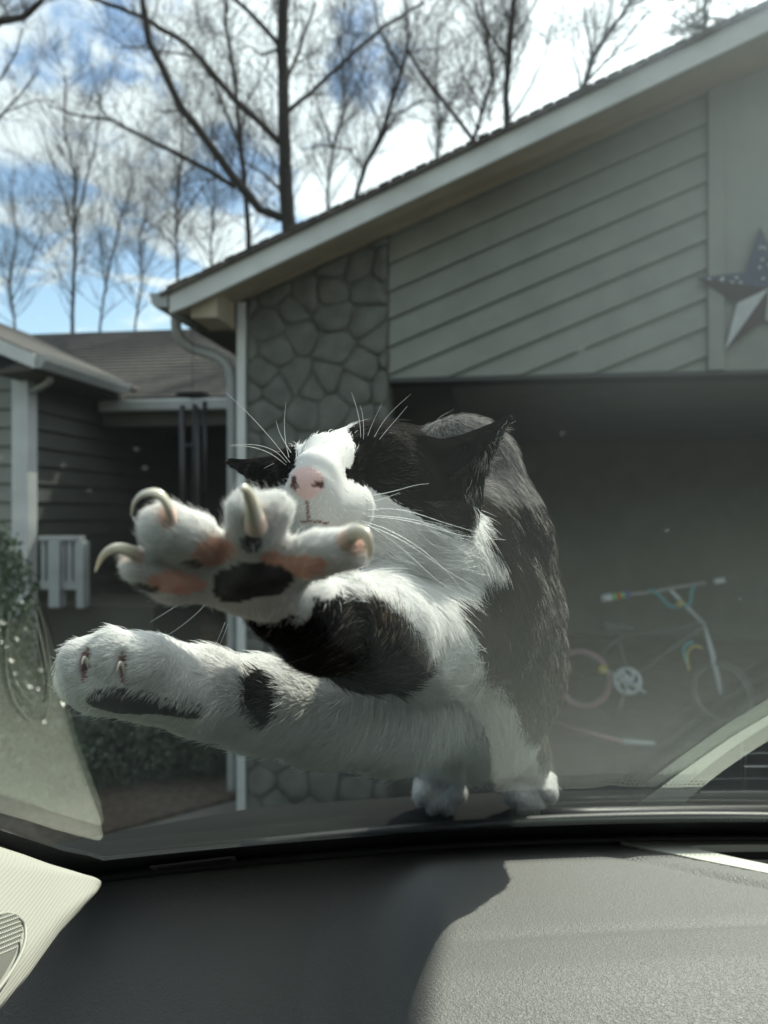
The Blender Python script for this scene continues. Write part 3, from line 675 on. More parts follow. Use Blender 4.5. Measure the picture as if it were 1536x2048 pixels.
# windshield: a bent slab 4.5 mm thick
gl = bpy.data.materials.new('windshield_glass'); gl.use_nodes = True; nt = gl.node_tree; nt.nodes.clear()
def gn(t, **k):
    n = nt.nodes.new(t)
    for a, b_ in k.items(): setattr(n, a, b_)
    return n
def gm(op, a, b_=None):
    n = gn('ShaderNodeMath', operation=op)
    for i, v in enumerate((a, b_)):
        if v is None: continue
        if isinstance(v, (int, float)): n.inputs[i].default_value = v
        else: nt.links.new(v, n.inputs[i])
    return n.outputs[0]
geo = gn('ShaderNodeNewGeometry'); dt = gn('ShaderNodeVectorMath', operation='DOT_PRODUCT')
nt.links.new(geo.outputs['Normal'], dt.inputs[0]); nt.links.new(geo.outputs['Incoming'], dt.inputs[1])
cosv = gm('ABSOLUTE', dt.outputs['Value'])
fres = gm('MINIMUM', gm('ADD', gm('MULTIPLY', gm('POWER', gm('SUBTRACT', 1.0, cosv), 5.0), .85), .014), .97)
tr = gn('ShaderNodeBsdfTransparent'); tr.inputs[0].default_value = (.925, .965, .95, 1)
gy = gn('ShaderNodeBsdfGlossy'); gy.inputs['Roughness'].default_value = 0.0; gy.inputs[0].default_value = (.95, 1, .98, 1)
m1 = gn('ShaderNodeMixShader'); nt.links.new(fres, m1.inputs[0]); nt.links.new(tr.outputs[0], m1.inputs[1]); nt.links.new(gy.outputs[0], m1.inputs[2])
# dust film: scatters the sun forwards through the glass
tl = gn('ShaderNodeBsdfTranslucent'); tl.inputs[0].default_value = (.82, .95, .97, 1)
rf = gn('ShaderNodeBsdfRefraction', distribution='GGX'); rf.inputs['IOR'].default_value = 1.02; rf.inputs['Roughness'].default_value = .55; rf.inputs[0].default_value = (.85, .95, 1, 1)
md = gn('ShaderNodeMixShader'); md.inputs[0].default_value = DUST_FWD; nt.links.new(tl.outputs[0], md.inputs[1]); nt.links.new(rf.outputs[0], md.inputs[2])
tcg = gn('ShaderNodeTexCoord')
nz = gn('ShaderNodeTexNoise'); nz.inputs['Scale'].default_value = 14; nz.inputs['Detail'].default_value = 6; nz.inputs['Roughness'].default_value = .6; nt.links.new(tcg.outputs['Object'], nz.inputs['Vector'])
vz = gn('ShaderNodeTexVoronoi'); vz.inputs['Scale'].default_value = 75; nt.links.new(tcg.outputs['Object'], vz.inputs['Vector'])
spk = gm('LESS_THAN', vz.outputs['Distance'], .06)
vr = gn('ShaderNodeSeparateColor'); nt.links.new(vz.outputs['Color'], vr.inputs[0]); spk = gm('MULTIPLY', spk, gm('GREATER_THAN', vr.outputs[0], .8))
sxg = gn('ShaderNodeSeparateXYZ'); nt.links.new(tcg.outputs['Object'], sxg.inputs[0])
def ramp(v, a, b_):
    m_ = gn('ShaderNodeMapRange'); m_.interpolation_type = 'SMOOTHSTEP'; nt.links.new(v, m_.inputs['Value']); m_.inputs['From Min'].default_value = a; m_.inputs['From Max'].default_value = b_; return m_.outputs[0]
film = gm('MULTIPLY', gm('MULTIPLY', ramp(sxg.outputs[0], .012, .065), gm('SUBTRACT', 1.0, ramp(sxg.outputs[1], .70, .80))), GLARE_FILM)   # extra dirt film masked to the upper right, put there as glare haze
dust = gm('ADD', gm('MULTIPLY', gm('MAXIMUM', gm('SUBTRACT', nz.outputs[0], .25), 0.0), DUST), gm('ADD', gm('MULTIPLY', spk, .12), film))
m2 = gn('ShaderNodeMixShader'); nt.links.new(dust, m2.inputs[0]); nt.links.new(m1.outputs[0], m2.inputs[1]); nt.links.new(md.outputs[0], m2.inputs[2])
go = gn('ShaderNodeOutputMaterial'); nt.links.new(m2.outputs[0], go.inputs[0])
xs = np.linspace(-.62, .95, 80); ts = np.linspace(-.02, .80, 30); vs = []; fs = []
for off in (0.0, .0045):
    for t in ts:
        for x in xs: vs.append(G(x, t, off))
nx, nt_ = len(xs), len(ts); A_ = nx*nt_
for j in range(nt_-1):
    for i in range(nx-1):
        q = j*nx+i; fs.append((q, q+nx, q+nx+1, q+1)); q += A_; fs.append((q, q+1, q+nx+1, q+nx))
for i in range(nx-1): fs.append((i, i+1, A_+i+1, A_+i)); q = (nt_-1)*nx+i; fs.append((q, A_+q, A_+q+1, q+1))
for j in range(nt_-1): fs.append((j*nx, A_+j*nx, A_+(j+1)*nx, (j+1)*nx)); q = j*nx+nx-1; fs.append((q, q+nx, A_+q+nx, A_+q))
shield = mesh('windshield', vs, fs, gl, car, True)

# black printed band (frit) on the inner face, dotted upper edge; climbs the left pillar
def pathpt(s):   # base line: from right to the left corner, then up the pillar
    return s
b = MB()
fx = [x for x in np.linspace(.95, -.172, 70)]
for i in range(len(fx)-1):
    x0, x1 = fx[i], fx[i+1]
    wd0 = .034+.012*max(0, min(1, (x0-.02)/-.2)); wd1 = .034+.012*max(0, min(1, (x1-.02)/-.2))
    wd0 = .040 if x0 > 0 else .036; wd1 = .040 if x1 > 0 else .036
    b.add([G(x0, -.012, -.0012), G(x1, -.012, -.0012), G(x1, wd1, -.0012), G(x0, wd0, -.0012)], [(0, 1, 2, 3)])
cor = [(-.172, -.012, -.172, .036), (-.186, -.012, -.173, .042), (-.20, .0, -.175, .055), (-.205, .05, -.182, .075), (-.212, .12, -.190, .13), (-.235, .3, -.212, .3), (-.30, .8, -.275, .8)]
for i in range(len(cor)-1):
    a_, c_ = cor[i], cor[i+1]
    b.add([G(a_[0], a_[1], -.0012), G(c_[0], c_[1], -.0012), G(c_[2], c_[3], -.0012), G(a_[2], a_[3], -.0012)], [(0, 1, 2, 3)])
b.build('black_glass_border', M['black'], car)
b = MB(); k = 0
for row in range(3):
    tt = .0425+row*.0030; rr = .0011-.0003*row
    for x in np.arange(-.05, .95, .0032):
        x = x+(.0016 if row % 2 else 0); c = G(x, tt, -.0010)
        ex = (G(x+.001, tt, -.001)-c).normalized(); ey = (G(x, tt+.001, -.001)-c).normalized()
        b.add([c+(ex*math.cos(a)+ey*math.sin(a))*rr for a in np.linspace(0, 2*math.pi, 6, endpoint=False)], [tuple(range(6))])
dots = b.build('border_dots', M['black'], car); dots['kind'] = 'stuff'

# dashboard surface
def dz(x, r, ro=True):
    "height of the dash at distance r behind the glass base"
    rr = min(r, .30)
    z_ = -.2385+.215*rr-1.6*max(0, r-.235)**1.55  # near edge rounds over, shaped to dim the reflected dash
    # the left part drops steeply: shaped to face away from the sun for shade
    xr = .034-.16*max(0, min(r, .31)-.17)+2.4*max(0, r-.31); s_ = max(0., min(1., (xr-x)/.085)); s_ = s_*s_*(3-2*s_)
    z_ -= s_*(max(0, r-.004)*1.12)
    if ro: z_ -= .0016*math.exp(-((r-.197+.02*x)/.0065)**2)*(1/(1+math.exp(-(x-.03)/.012)))       # faint crease across
    # hollow following the beige panel
    q = r-(.064+(x-.17)*1.25)
    if .14 < x: z_ -= .0045*math.exp(-(q/.011)**2)*min(1, (x-.14)/.06)
    return z_
def DS(x, d, off=0): return W(x, d, dz(x, db(x)-d)+off)
# outline of the beige panel in (x, d): near edge curve
bp = [(.160, .5755), (.182, .546), (.205, .513), (.232, .478), (.262, .446), (.31, .412), (.39, .388), (.52, .375), (.80, .355), (.98, .335)]
def pnear(x):
    for i in range(len(bp)-1):
        if bp[i][0] <= x <= bp[i+1][0]:
            t = (x-bp[i][0])/(bp[i+1][0]-bp[i][0]); return bp[i][1]*(1-t)+bp[i+1][1]*t
    return None
xs = np.concatenate([np.arange(-.62, -.2, .02), np.arange(-.2, .42, .004), np.arange(.42, .99, .02)])
rs_ = np.concatenate([np.arange(-.002, .30, .003), np.arange(.30, .46, .006)])
vs = []; idx = {}; fs = []
for j, r in enumerate(rs_):
    for i, x in enumerate(xs):
        d = db(x)-r; pn = pnear(x); lower = 0
        if pn is not None and d > pn+.001: lower = -.0045 if d < pn+.012 else -.05
        idx[(i, j)] = len(vs); zz_ = dz(x, r)+lower
        if r > .33: zz_ -= (r-.33)**1.5*3.0
        vs.append(W(x, d, zz_))
for j in range(len(rs_)-1):
    for i in range(len(xs)-1):
        fs.append((idx[i, j], idx[i+1, j], idx[i+1, j+1], idx[i, j+1]))
# apron falling to the floor
last = [idx[i, len(rs_)-1] for i in range(len(xs))]; base = len(vs)
for i in last: v = vs[i]; vs.append(Vector((v.x, v.y+.05, v.z-.35)))
for i in range(len(xs)-1): fs.append((last[i], last[i+1], base+i+1, base+i))
dash = mesh('dashboard', vs, fs, M['dash'], car, True)

# beige panel with the vent opening
def flatpanel(outer, holes, zf_, thick, name, m_, parent, bev=.0025):
    loops = [[Vector((x, d, 0)) for x, d in outer]]+[[Vector((x, d, 0)) for x, d in h] for h in holes]
    tris = tessellate_polygon(loops); pts_ = [p for l in loops for p in l]
    vs = [W(p.x, p.y, zf_(p.x, p.y)) for p in pts_]; n = len(vs)
    vs += [W(p.x, p.y, zf_(p.x, p.y)-thick) for p in pts_]; fs = [tuple(t) for t in tris]
    k = 0
    for l in loops:
        for i in range(len(l)):
            a, c = k+i, k+(i+1) % len(l); fs.append((a, c, n+c, n+a))
        k += len(l)
    o = recalc(mesh(name, vs, fs, m_, parent)); o.modifiers.new('edge', 'BEVEL').width = bev; o.modifiers['edge'].segments = 3; o.modifiers['edge'].limit_method = 'ANGLE'; o.modifiers['edge'].angle_limit = R(35)
    return o
def rsm(pts, it=2, closed=True):
    for _ in range(it):
        pts = [q for k in range(len(pts)) for q in ((pts[k][0]*.75+pts[(k+1) % len(pts)][0]*.25, pts[k][1]*.75+pts[(k+1) % len(pts)][1]*.25), (pts[k][0]*.25+pts[(k+1) % len(pts)][0]*.75, pts[k][1]*.25+pts[(k+1) % len(pts)][1]*.75))]
    return pts
outer = [(.166, .5775)]+[(x, d+.0012) for x, d in bp[1:]]
outer = [outer[0]]+[(a[0]*(1-t)+c[0]*t, a[1]*(1-t)+c[1]*t) for a, c in zip(outer[:-1], outer[1:]) for t in (.33, .66, 1)]
far = [(x, db(x)+.002) for x in np.linspace(.97, .18, 24)]
vent_h = rsm([(.212, .5575), (.214, .546), (.238, .506), (.272, .466), (.35, .440), (.44, .430), (.44, .5585), (.33, .5600)], 2)
def zb_(x, d): return -.2370+.200*max(db(x)-d, -.002)
beige = flatpanel(outer+far, [vent_h], zb_, .006, 'vent_panel', M['beige'], car)
# vent well and its fins
b = MB(); n = len(vent_h)
tops = [W(x, d, zb_(x, d)-.005) for x, d in vent_h]; bots = [W(x+(.33-x)*.04, d+(.51-d)*.04, zb_(x, d)-.05) for x, d in vent_h]
b.add(tops+bots, [(i, (i+1) % n, n+(i+1) % n, n+i) for i in range(n)]+[tuple(range(n, 2*n))])
well = b.build('vent_well', M['ventdark'], beige, True)
for dd in (.548, .520, .492, .464):
    x0 = min([x for x, d in vent_h if d-.004 < dd < d+.02] or [.25])-.002
    x0 = .2285+max(0, (.548-dd))*.86
    b = MB(); b.tube([W(x0, dd, zb_(x0, dd)-.009), W(.438, dd, zb_(.438, dd)-.009)], .0011, 6); b.build('vent_fin', M['metal'], beige)
for xx in (.262, .292, .322, .352, .382):
    b = MB(); b.tube([W(xx, .552, zb_(xx, .552)-.012), W(xx-.004, .552-.034, zb_(xx, .53)-.016)], .0008, 6); b.build('vent_fin', M['metal'], beige)

# fabric pillar trim with tweeter grille at the left
fab = mat('ribbed_trim_cloth', (.35, .345, .305), .95)
nt2 = fab.node_tree; bs = nt2.nodes['Principled BSDF']; tcf = nt2.nodes.new('ShaderNodeTexCoord')
mpf = nt2.nodes.new('ShaderNodeMapping'); mpf.inputs['Rotation'].default_value = (0, 0, 0); nt2.links.new(tcf.outputs['UV'], mpf.inputs[0])
wv = nt2.nodes.new('ShaderNodeTexWave'); wv.wave_type = 'BANDS'; wv.bands_direction = 'Y'; wv.inputs['Scale'].default_value = 240; wv.inputs['Distortion'].default_value = .6; wv.inputs['Detail Scale'].default_value = 30
wv2 = nt2.nodes.new('ShaderNodeTexWave'); wv2.wave_type = 'BANDS'; wv2.bands_direction = 'X'; wv2.inputs['Scale'].default_value = 330
nt2.links.new(mpf.outputs[0], wv.inputs['Vector']); nt2.links.new(mpf.outputs[0], wv2.inputs['Vector'])
ma = nt2.nodes.new('ShaderNodeMath'); ma.operation = 'MULTIPLY_ADD'; nt2.links.new(wv2.outputs['Fac'], ma.inputs[0]); ma.inputs[1].default_value = .35; nt2.links.new(wv.outputs['Fac'], ma.inputs[2])
bpn = nt2.nodes.new('ShaderNodeBump'); bpn.inputs['Strength'].default_value = .3; bpn.inputs['Distance'].default_value = .0004; nt2.links.new(ma.outputs[0], bpn.inputs['Height']); nt2.links.new(bpn.outputs[0], bs.inputs['Normal'])
# rows run along the trim; each row: lower edge point -> upper edge point (camera-relative x, d, z)
def px3(px, py, d): v = P(px, py, d); return Vector((v.x, v.y, v.z-H))
lowr = [px3(188, 1777, .478), px3(152, 1818, .437), px3(108, 1868, .402), px3(44, 1958, .352), px3(-28, 2040, .312), px3(-150, 2180, .262), px3(-420, 2350, .21), Vector((-.22, .05, -.20)), Vector((-.24, -.10, -.20))]
uppr = [px3(196, 1768, .484), px3(150, 1753, .462), px3(92, 1736, .437), px3(40, 1717, .414), px3(-20, 1698, .392), px3(-120, 1668, .36), Vector((-.200, .26, -.105)), Vector((-.225, .10, .01)), Vector((-.26, -.10, .14))]
def trimP(i, v):
    i0 = min(int(i), len(lowr)-2); t = i-i0
    a = lowr[i0]*(1-t)+lowr[i0+1]*t; c = uppr[i0]*(1-t)+uppr[i0+1]*t
    p = a*(1-v)+c*v
    nrm = Vector((.94, -.1, .33)).normalized()
    ed = min(1, i/.55); edge = math.sin(max(0, min(1, v*4+.0))*math.pi/2)*math.sin(max(0, min(1, (1-v)*6))*math.pi/2)*math.sin(ed*math.pi/2)
    return p+nrm*.003*edge
NI, NV = 90, 24; vs = []; fs = []; uvs = []
for a in range(NI):
    for c in range(NV):
        i = (len(lowr)-1)*(a/(NI-1))**1.15; v = c/(NV-1); p = trimP(i, v); vs.append(W(*p)); uvs.append((p.y*1.0, (p.z+p.x*.2)))
for a in range(NI-1):
    for c in range(NV-1): q = a*NV+c; fs.append((q, q+1, q+NV+1, q+NV))
trim = mesh('pillar_trim', vs, fs, fab, car, True)
# 12 mm thick, closed behind
md_ = trim.modifiers.new('thick', 'SOLIDIFY'); md_.thickness = .005; md_.offset = 0
# UV = physical metres, stripes nearly parallel to the lower edge
uvl = trim.data.uv_layers.new(name='UVMap'); li = np.empty(len(trim.data.loops), dtype=np.int32); trim.data.loops.foreach_get('vertex_index', li)
ua = np.array([(u*1.0, v_*1.0) for u, v_ in uvs]); an_ = R(8); ua = np.stack([ua[:, 0]*math.cos(an_)-ua[:, 1]*math.sin(an_), ua[:, 0]*math.sin(an_)+ua[:, 1]*math.cos(an_)], 1)
uvl.data.foreach_set('uv', ua[li].ravel())
# tweeter grille: rim plus rows of slots
grm = mat('grille_plastic', (.36, .36, .315), .5); grd = mat('grille_recess', (.12, .12, .105), .8)
def ptrim(px, py):   # find trim point nearest that photo pixel
    best = None
    for ii in np.linspace(.2, 7, 160):
        for vv in np.linspace(0, 1, 40):
            p = trimP(ii, vv); X = 768+p.x/p.y*FP if p.y > .02 else 1e9; Y = 1024-p.z/p.y*FP if p.y > .02 else 1e9
            e = (X-px)**2+(Y-py)**2
            if best is None or e < best[0]: best = (e, p)
    return best[1]
nrm = Vector((.94, -.1, .33)).normalized()
outl = [(26, 1862), (24, 1896), (-8, 1955), (-70, 2030), (-120, 2000), (-100, 1900), (-60, 1846), (-6, 1833), (16, 1846)]
op = [ptrim(*q) for q in outl]
gcn = sum(op, Vector())/len(op)
def sm3(pts, it=2):
    for _ in range(it): pts = [q for k in range(len(pts)) for q in (pts[k]*.75+pts[(k+1) % len(pts)]*.25, pts[k]*.25+pts[(k+1) % len(pts)]*.75)]
    return pts
ol = sm3(op)
gr = MB(); gr.tube([W(*(p+nrm*.0065)) for p in ol], .0008, 8, closed=True); rim_ = gr.build('tweeter_grille', grm, trim, True)
b = MB(); pl = [W(*(p+nrm*.0033)) for p in ol]; b.add(pl, [tuple(range(len(pl)))]); b.build('grille_recess', grd, trim)
e1v = (ptrim(36, 1878)-gcn).normalized(); e2v = nrm.cross(e1v).normalized()
po2 = [((p-gcn).dot(e1v), (p-gcn).dot(e2v)) for p in ol]
def inside(u, v):
    c = False; n = len(po2)
    for i in range(n):
        (x0, y0), (x1, y1) = po2[i], po2[(i+1) % n]
        if (y0 > v) != (y1 > v) and u < (x1-x0)*(v-y0)/(y1-y0)+x0: c = not c
    return c
b = MB()
umin, umax = min(p[0] for p in po2), max(p[0] for p in po2); vmin, vmax = min(p[1] for p in po2), max(p[1] for p in po2)
for horizontal, st in ((True, .0019), (False, .0019)):
    for q in np.arange(vmin if horizontal else umin, vmax if horizontal else umax, st):
        run = []
        for s_ in np.linspace(umin if horizontal else vmin, umax if horizontal else vmax, 70):
            u, v = (s_, q) if horizontal else (q, s_)
            if inside(u, v): run.append(gcn+e1v*u+e2v*v+nrm*.0040)
        if len(run) > 1: b.tube([W(*run[0]), W(*run[-1])], .0006, 4)
gm_ = b.build('grille_mesh', grm, trim); gm_['kind'] = 'stuff'

# rubber seal between glass base and dash
b = MB(); b.tube([W(x, db(x)-.001, -.2365) for x in np.linspace(.95, -.20, 60)]+[W(-.207, .46, -.205), W(-.205, .42, -.175)], .0042, 8); b.build('windshield_seal', M['black'], car, True)
# small number plate tag behind the glass, lower left
tagm = mat('tag_grey', (.12, .125, .12), .5); tagd = mat('tag_dark', (.02, .02, .02), .6)
b = MB(); q = [G(-.150, .006, -.004), G(-.098, .010, -.004), G(-.098, .0225, -.004), G(-.150, .0175, -.004)]; b.prism(q, (0, 0, -.0008)); tg = recalc(b.build('number_tag', tagm, car))
b = MB(); q = [G(-.146, .0085, -.0052), G(-.101, .0125, -.0052), G(-.101, .0195, -.0052), G(-.146, .015, -.0052)]; b.prism(q, (0, 0, -.0003)); recalc(b.build('tag_face', tagd, tg))

# cowl, hood, wiper outside
vs = []; fs = []; xs = np.linspace(-.75, 1.0, 80); rows = [(-.004, -.009), (.006, -.0095), (.03, -.008), (.06, -.0035), (.095, -.0045), (.100, -.011), (.1, -.06)]
for (o_, z_) in rows:
    for x in xs:
        fr = 1.0 if x > -.1 else max(.35, 1+(x+.1)*2.6)
        vs.append(W(x, db(x)+.004+o_*fr*1.02, -.232+z_))
for j in range(len(rows)-1):
    for i in range(len(xs)-1): q = j*len(xs)+i; fs.append((q, q+1, q+len(xs)+1, q+len(xs)))
cowl = recalc(mesh('cowl', vs, fs, M['plastic'], car, True)); 
vs = []; fs = []; xs = np.linspace(-.62, 1.05, 50); rows = [(.104, -.262), (.115, -.262), (.3, -.345), (.6, -.50), (.9, -.68), (1.1, -.86), (1.15, -1.1)]
for (o_, z_) in rows:
    for x in xs:
        fr = 1.0 if x > -.1 else max(.35, 1+(x+.1)*2.2)
        cr = -.06*max(0, abs(x-.22)-.5)**1.5*3
        vs.append(W(x, db(x)+o_*(fr if o_ < .2 else 1), z_+cr))
for j in range(len(rows)-1):
    for i in range(len(xs)-1): q = j*len(xs)+i; fs.append((q, q+1, q+len(xs)+1, q+len(xs)))
recalc(mesh('hood', vs, fs, M['paint'], car, True))
b = MB(); b.tube([W(x, db(x)+.020-.004*math.sin((x+.12)*8), -.232-.002+.006*math.sin((x+.1)*6)) for x in np.linspace(-.10, .42, 30)], .0045, 6, flat=1.2); wp = b.build('wiper_blade', M['black'], car, True)
b = MB(); b.tube([W(.12, db(.12)+.024, -.228), W(.16, db(.16)+.04, -.234), W(.42, db(.42)+.06, -.236)], .006, 6); b.build('wiper_arm', M['black'], wp, True)

# roof lining, outer roof, doors, rear: the shell that keeps the cabin dark
b = MB(); tp = .62; zt_ = -.232+tp*GS; yt = .557-tp*GC
prf = [(yt, zt_-.005), (yt-.12, zt_+.035), (yt-.5, zt_+.07), (-1.9, zt_+.04)]
vs = []; fs = []
for (d, z_) in prf:
    for x in (-.60, -.40, .2, .8, 1.0): vs.append(W(x, d, z_-(.05 if x in (-.60, 1.0) else 0)))
for j in range(3):
    for i in range(4): q = j*5+i; fs.append((q, q+1, q+6, q+5))
hl = mesh('headliner', vs, fs, M['headliner'], car, True); hl.modifiers.new('t', 'SOLIDIFY').thickness = .02
b = MB(); b.box(tuple(W(-.64, -1.9, -1.35)), tuple(W(-.56, .45, -.16))); b.box(tuple(W(.98, -1.9, -1.35)), tuple(W(1.06, .45, -.16)))
b.box(tuple(W(-.64, -1.95, -1.35)), tuple(W(1.06, -1.9, zt_+.03))); b.box(tuple(W(-.56, -1.9, -1.37)), tuple(W(.98, .9, -1.33)))
b.box(tuple(W(-.64, -1.1, -.16)), tuple(W(-.56, -.9, zt_))); b.box(tuple(W(.98, -1.1, -.16)), tuple(W(1.06, -.9, zt_)))
b.build('cabin_shell', M['cabin'], car)
b = MB(); b.tube([W(-.58, .36, -.20), W(-.60, .1, -.02), W(-.60, -.1, zt_-.0)], .035, 8); b.build('left_pillar', M['cabin'], car, True)
for sx_ in (-.28, .66):
    b = MB(); b.box(tuple(W(sx_-.24, -.95, -.95)), tuple(W(sx_+.24, -.40, -.72))); b.box(tuple(W(sx_-.23, -1.08, -.95)), tuple(W(sx_+.23, -.92, -.18))); bevel(b.build('seat', M['cabin'], car), .03, 3)

# ---------------------------------------------------------------- the cat
# body: one continuous surface grown from blended round cones (a signed distance field meshed with surface nets)
cat_o = Vector((.10, .62, H-.245))
cat = tag(empty('cat', cat_o), 'black and white cat on the cowl reaching its clawed paws at the windshield', 'cat')
VX = .00125
lo = np.array([-.150, .185, -.262]); hi = np.array([.165, .70, .095])
dims = np.ceil((hi-lo)/VX).astype(int)
F = np.full(dims, .05, dtype=np.float32)
ax_ = [lo[i]+VX*np.arange(dims[i], dtype=np.float32) for i in range(3)]
def S(px, py, d, r):   # photo pixel, distance, radius in photo pixels -> camera-relative centre and radius (m)
    return np.array([(px-768)/FP*d, d, -(py-1024)/FP*d]), r/FP*d
def cone(a, b_=None, k=.006, sub=False):
    (pa, ra) = S(*a); (pb, rb) = S(*(b_ or a))
    mg = max(ra, rb)+k+.006
    mn = np.minimum(pa, pb)-mg; mx_ = np.maximum(pa, pb)+mg
    i0 = np.clip(((mn-lo)/VX).astype(int), 0, dims-1); i1 = np.clip(((mx_-lo)/VX).astype(int)+1, 1, dims)
    X = ax_[0][i0[0]:i1[0]][:, None, None]; Y = ax_[1][i0[1]:i1[1]][None, :, None]; Z = ax_[2][i0[2]:i1[2]][None, None, :]
    ab = pb-pa; L2 = float(ab@ab)
    if L2 < 1e-10: t = 0.0; D_ = np.sqrt((X-pa[0])**2+(Y-pa[1])**2+(Z-pa[2])**2)-ra
    else:
        t = np.clip(((X-pa[0])*ab[0]+(Y-pa[1])*ab[1]+(Z-pa[2])*ab[2])/L2, 0, 1)
        D_ = np.sqrt((X-pa[0]-t*ab[0])**2+(Y-pa[1]-t*ab[1])**2+(Z-pa[2]-t*ab[2])**2)-(ra+(rb-ra)*t)
    slc = (slice(i0[0], i1[0]), slice(i0[1], i1[1]), slice(i0[2], i1[2]))
    A = F[slc]
    if sub:
        D_ = -D_; h = np.clip(.5-.5*(A-D_)/k, 0, 1); F[slc] = (A*(1-h)+D_*h+k*h*(1-h)) if False else np.maximum(A, D_)
    else:
        h = np.clip(.5+.5*(A-D_)/k, 0, 1); F[slc] = A*(1-h)+D_*h-k*h*(1-h)
def chain(pts, k=.006):
    for a, b_ in zip(pts[:-1], pts[1:]): cone(a, b_, k)
# torso
chain([(922, 952, .53, 118), (958, 1090, .53, 134), (975, 1220, .54, 142), (975, 1340, .555, 142), (955, 1430, .58, 128)], .012)
chain([(910, 1130, .45, 108), (925, 1240, .475, 122), (950, 1350, .51, 128), (940, 1430, .55, 118)], .014)
cone((890, 1090, .43, 80), (940, 1050, .50, 110), .014)          # neck into the shoulders
cone((985, 1180, .49, 95), (1005, 1330, .54, 112), .012)
# hind legs and feet
chain([(900, 1460, .61, 70), (885, 1520, .63, 48), (882, 1565, .635, 36)], .010)
chain([(1010, 1440, .61, 72), (1045, 1510, .63, 46), (1060, 1560, .635, 34)], .010)
for cx_, sg in ((878, 0), (1060, 0)):
    for dx, dy, rr in ((-32, 16, 17), (-11, 32, 18), (14, 32, 18), (36, 14, 16)):
        cone((cx_+dx*.7, 1560+dy*.3, .632, 26), (cx_+dx, 1574+dy, .612, rr+2), .0015)
# near (upper) foreleg
chain([(905, 1260, .455, 118), (840, 1268, .40, 112), (745, 1262, .335, 105), (655, 1240, .285, 92), (580, 1205, .252, 74), (520, 1175, .236, 62)], .010)
# upper paw: palm and splayed toes
cone((470, 1160, .232, 60), (560, 1150, .232, 58), .006)
cone((500, 1120, .229, 56), (540, 1110, .229, 52), .006)
chain([(430, 1160, .230, 50), (350, 1158, .224, 46), (288, 1138, .219, 41)], .0035)     # outer left toe
chain([(430, 1110, .228, 48), (385, 1080, .220, 50), (335, 1058, .215, 55)], .0030)     # left toe
chain([(505, 1110, .226, 44), (500, 1060, .219, 42), (492, 1022, .215, 40)], .0030)     # middle toe
cone((520, 1080, .222, 44), (545, 1025, .219, 42), .0030)
chain([(580, 1130, .228, 50), (635, 1108, .221, 44), (690, 1098, .216, 43)], .0030)     # right toe
# lower foreleg
chain([(900, 1400, .50, 110), (780, 1425, .465, 108), (640, 1424, .425, 97), (520, 1408, .395, 86), (400, 1382, .368, 79), (300, 1356, .350, 74), (240, 1345, .342, 74)], .010)
cone((185, 1335, .335, 60), (170, 1350, .337, 55), .006)
chain([(265, 1330, .337, 62), (225, 1305, .331, 50)], .005); cone((165, 1320, .330, 42), None, .004)
chain([(300, 1330, .337, 56), (290, 1318, .333, 52)], .005)
cone((200, 1375, .335, 52), (330, 1378, .342, 52), .005)
cone((385, 1395, .350, 30), (405, 1420, .352, 28), .006)       # wrist pad bump
# head
cone((760, 985, .395, 138), (740, 1000, .38, 140), .010)
cone((860, 985, .395, 92), (800, 1040, .375, 95), .012)          # right cheek
cone((600, 985, .385, 72), (640, 1000, .37, 90), .012)           # left cheek
cone((668, 945, .352, 78), (720, 960, .37, 100), .010)           # forehead
cone((654, 922, .335, 56), (632, 952, .315, 46), .008)           # bridge
cone((626, 950, .313, 40), (618, 960, .309, 31), .006)
cone((600, 970, .307, 17), (632, 968, .306, 19), .004); cone((612, 985, .309, 17), (612, 1000, .313, 12), .004)           # nose
cone((690, 1015, .333, 58), (650, 1010, .314, 44), .008)         # right whisker pad
cone((620, 1000, .328, 46), (597, 1000, .316, 34), .006)         # left whisker pad
cone((650, 1065, .340, 44), (640, 1052, .328, 30), .004)         # chin
cone((740, 1070, .365, 86), (840, 1120, .41, 95), .014)          # throat
cone((810, 1060, .385, 92), (880, 1120, .43, 100), .012)
# brows
cone((735, 925, .362, 42), (780, 935, .37, 45), .006); cone((590, 930, .362, 38), None, .006)
# right ear: curved sheet from its base arc to the tip
def ear(base, tip, r0, k=.002, bend=(0, 0, 0)):
    n = len(base)
    for i in range(n-1):
        for t in np.linspace(0, 1, 5)[:-1 if i < n-2 else None]:
            b0 = tuple(base[i][j]*(1-t)+base[i+1][j]*t for j in range(3))
            md = tuple((b0[j]+tip[j])/2+bend[j] for j in range(3))
            cone((*b0, r0), (*md, r0*.8), k); cone((*md, r0*.8), (*tip, r0*.45), k)
ear([(805, 893, .395), (850, 912, .376), (900, 950, .370), (932, 1010, .388)], (1016, 838, .400), 6.5, .002, (0, 12, -.006))
ear([(585, 915, .392), (555, 935, .38), (540, 965, .38), (560, 1000, .392)], (463, 924, .40), 7, .002, (0, 2, -.004))
cone((905, 985, .392, 55), (830, 940, .39, 60), .008)

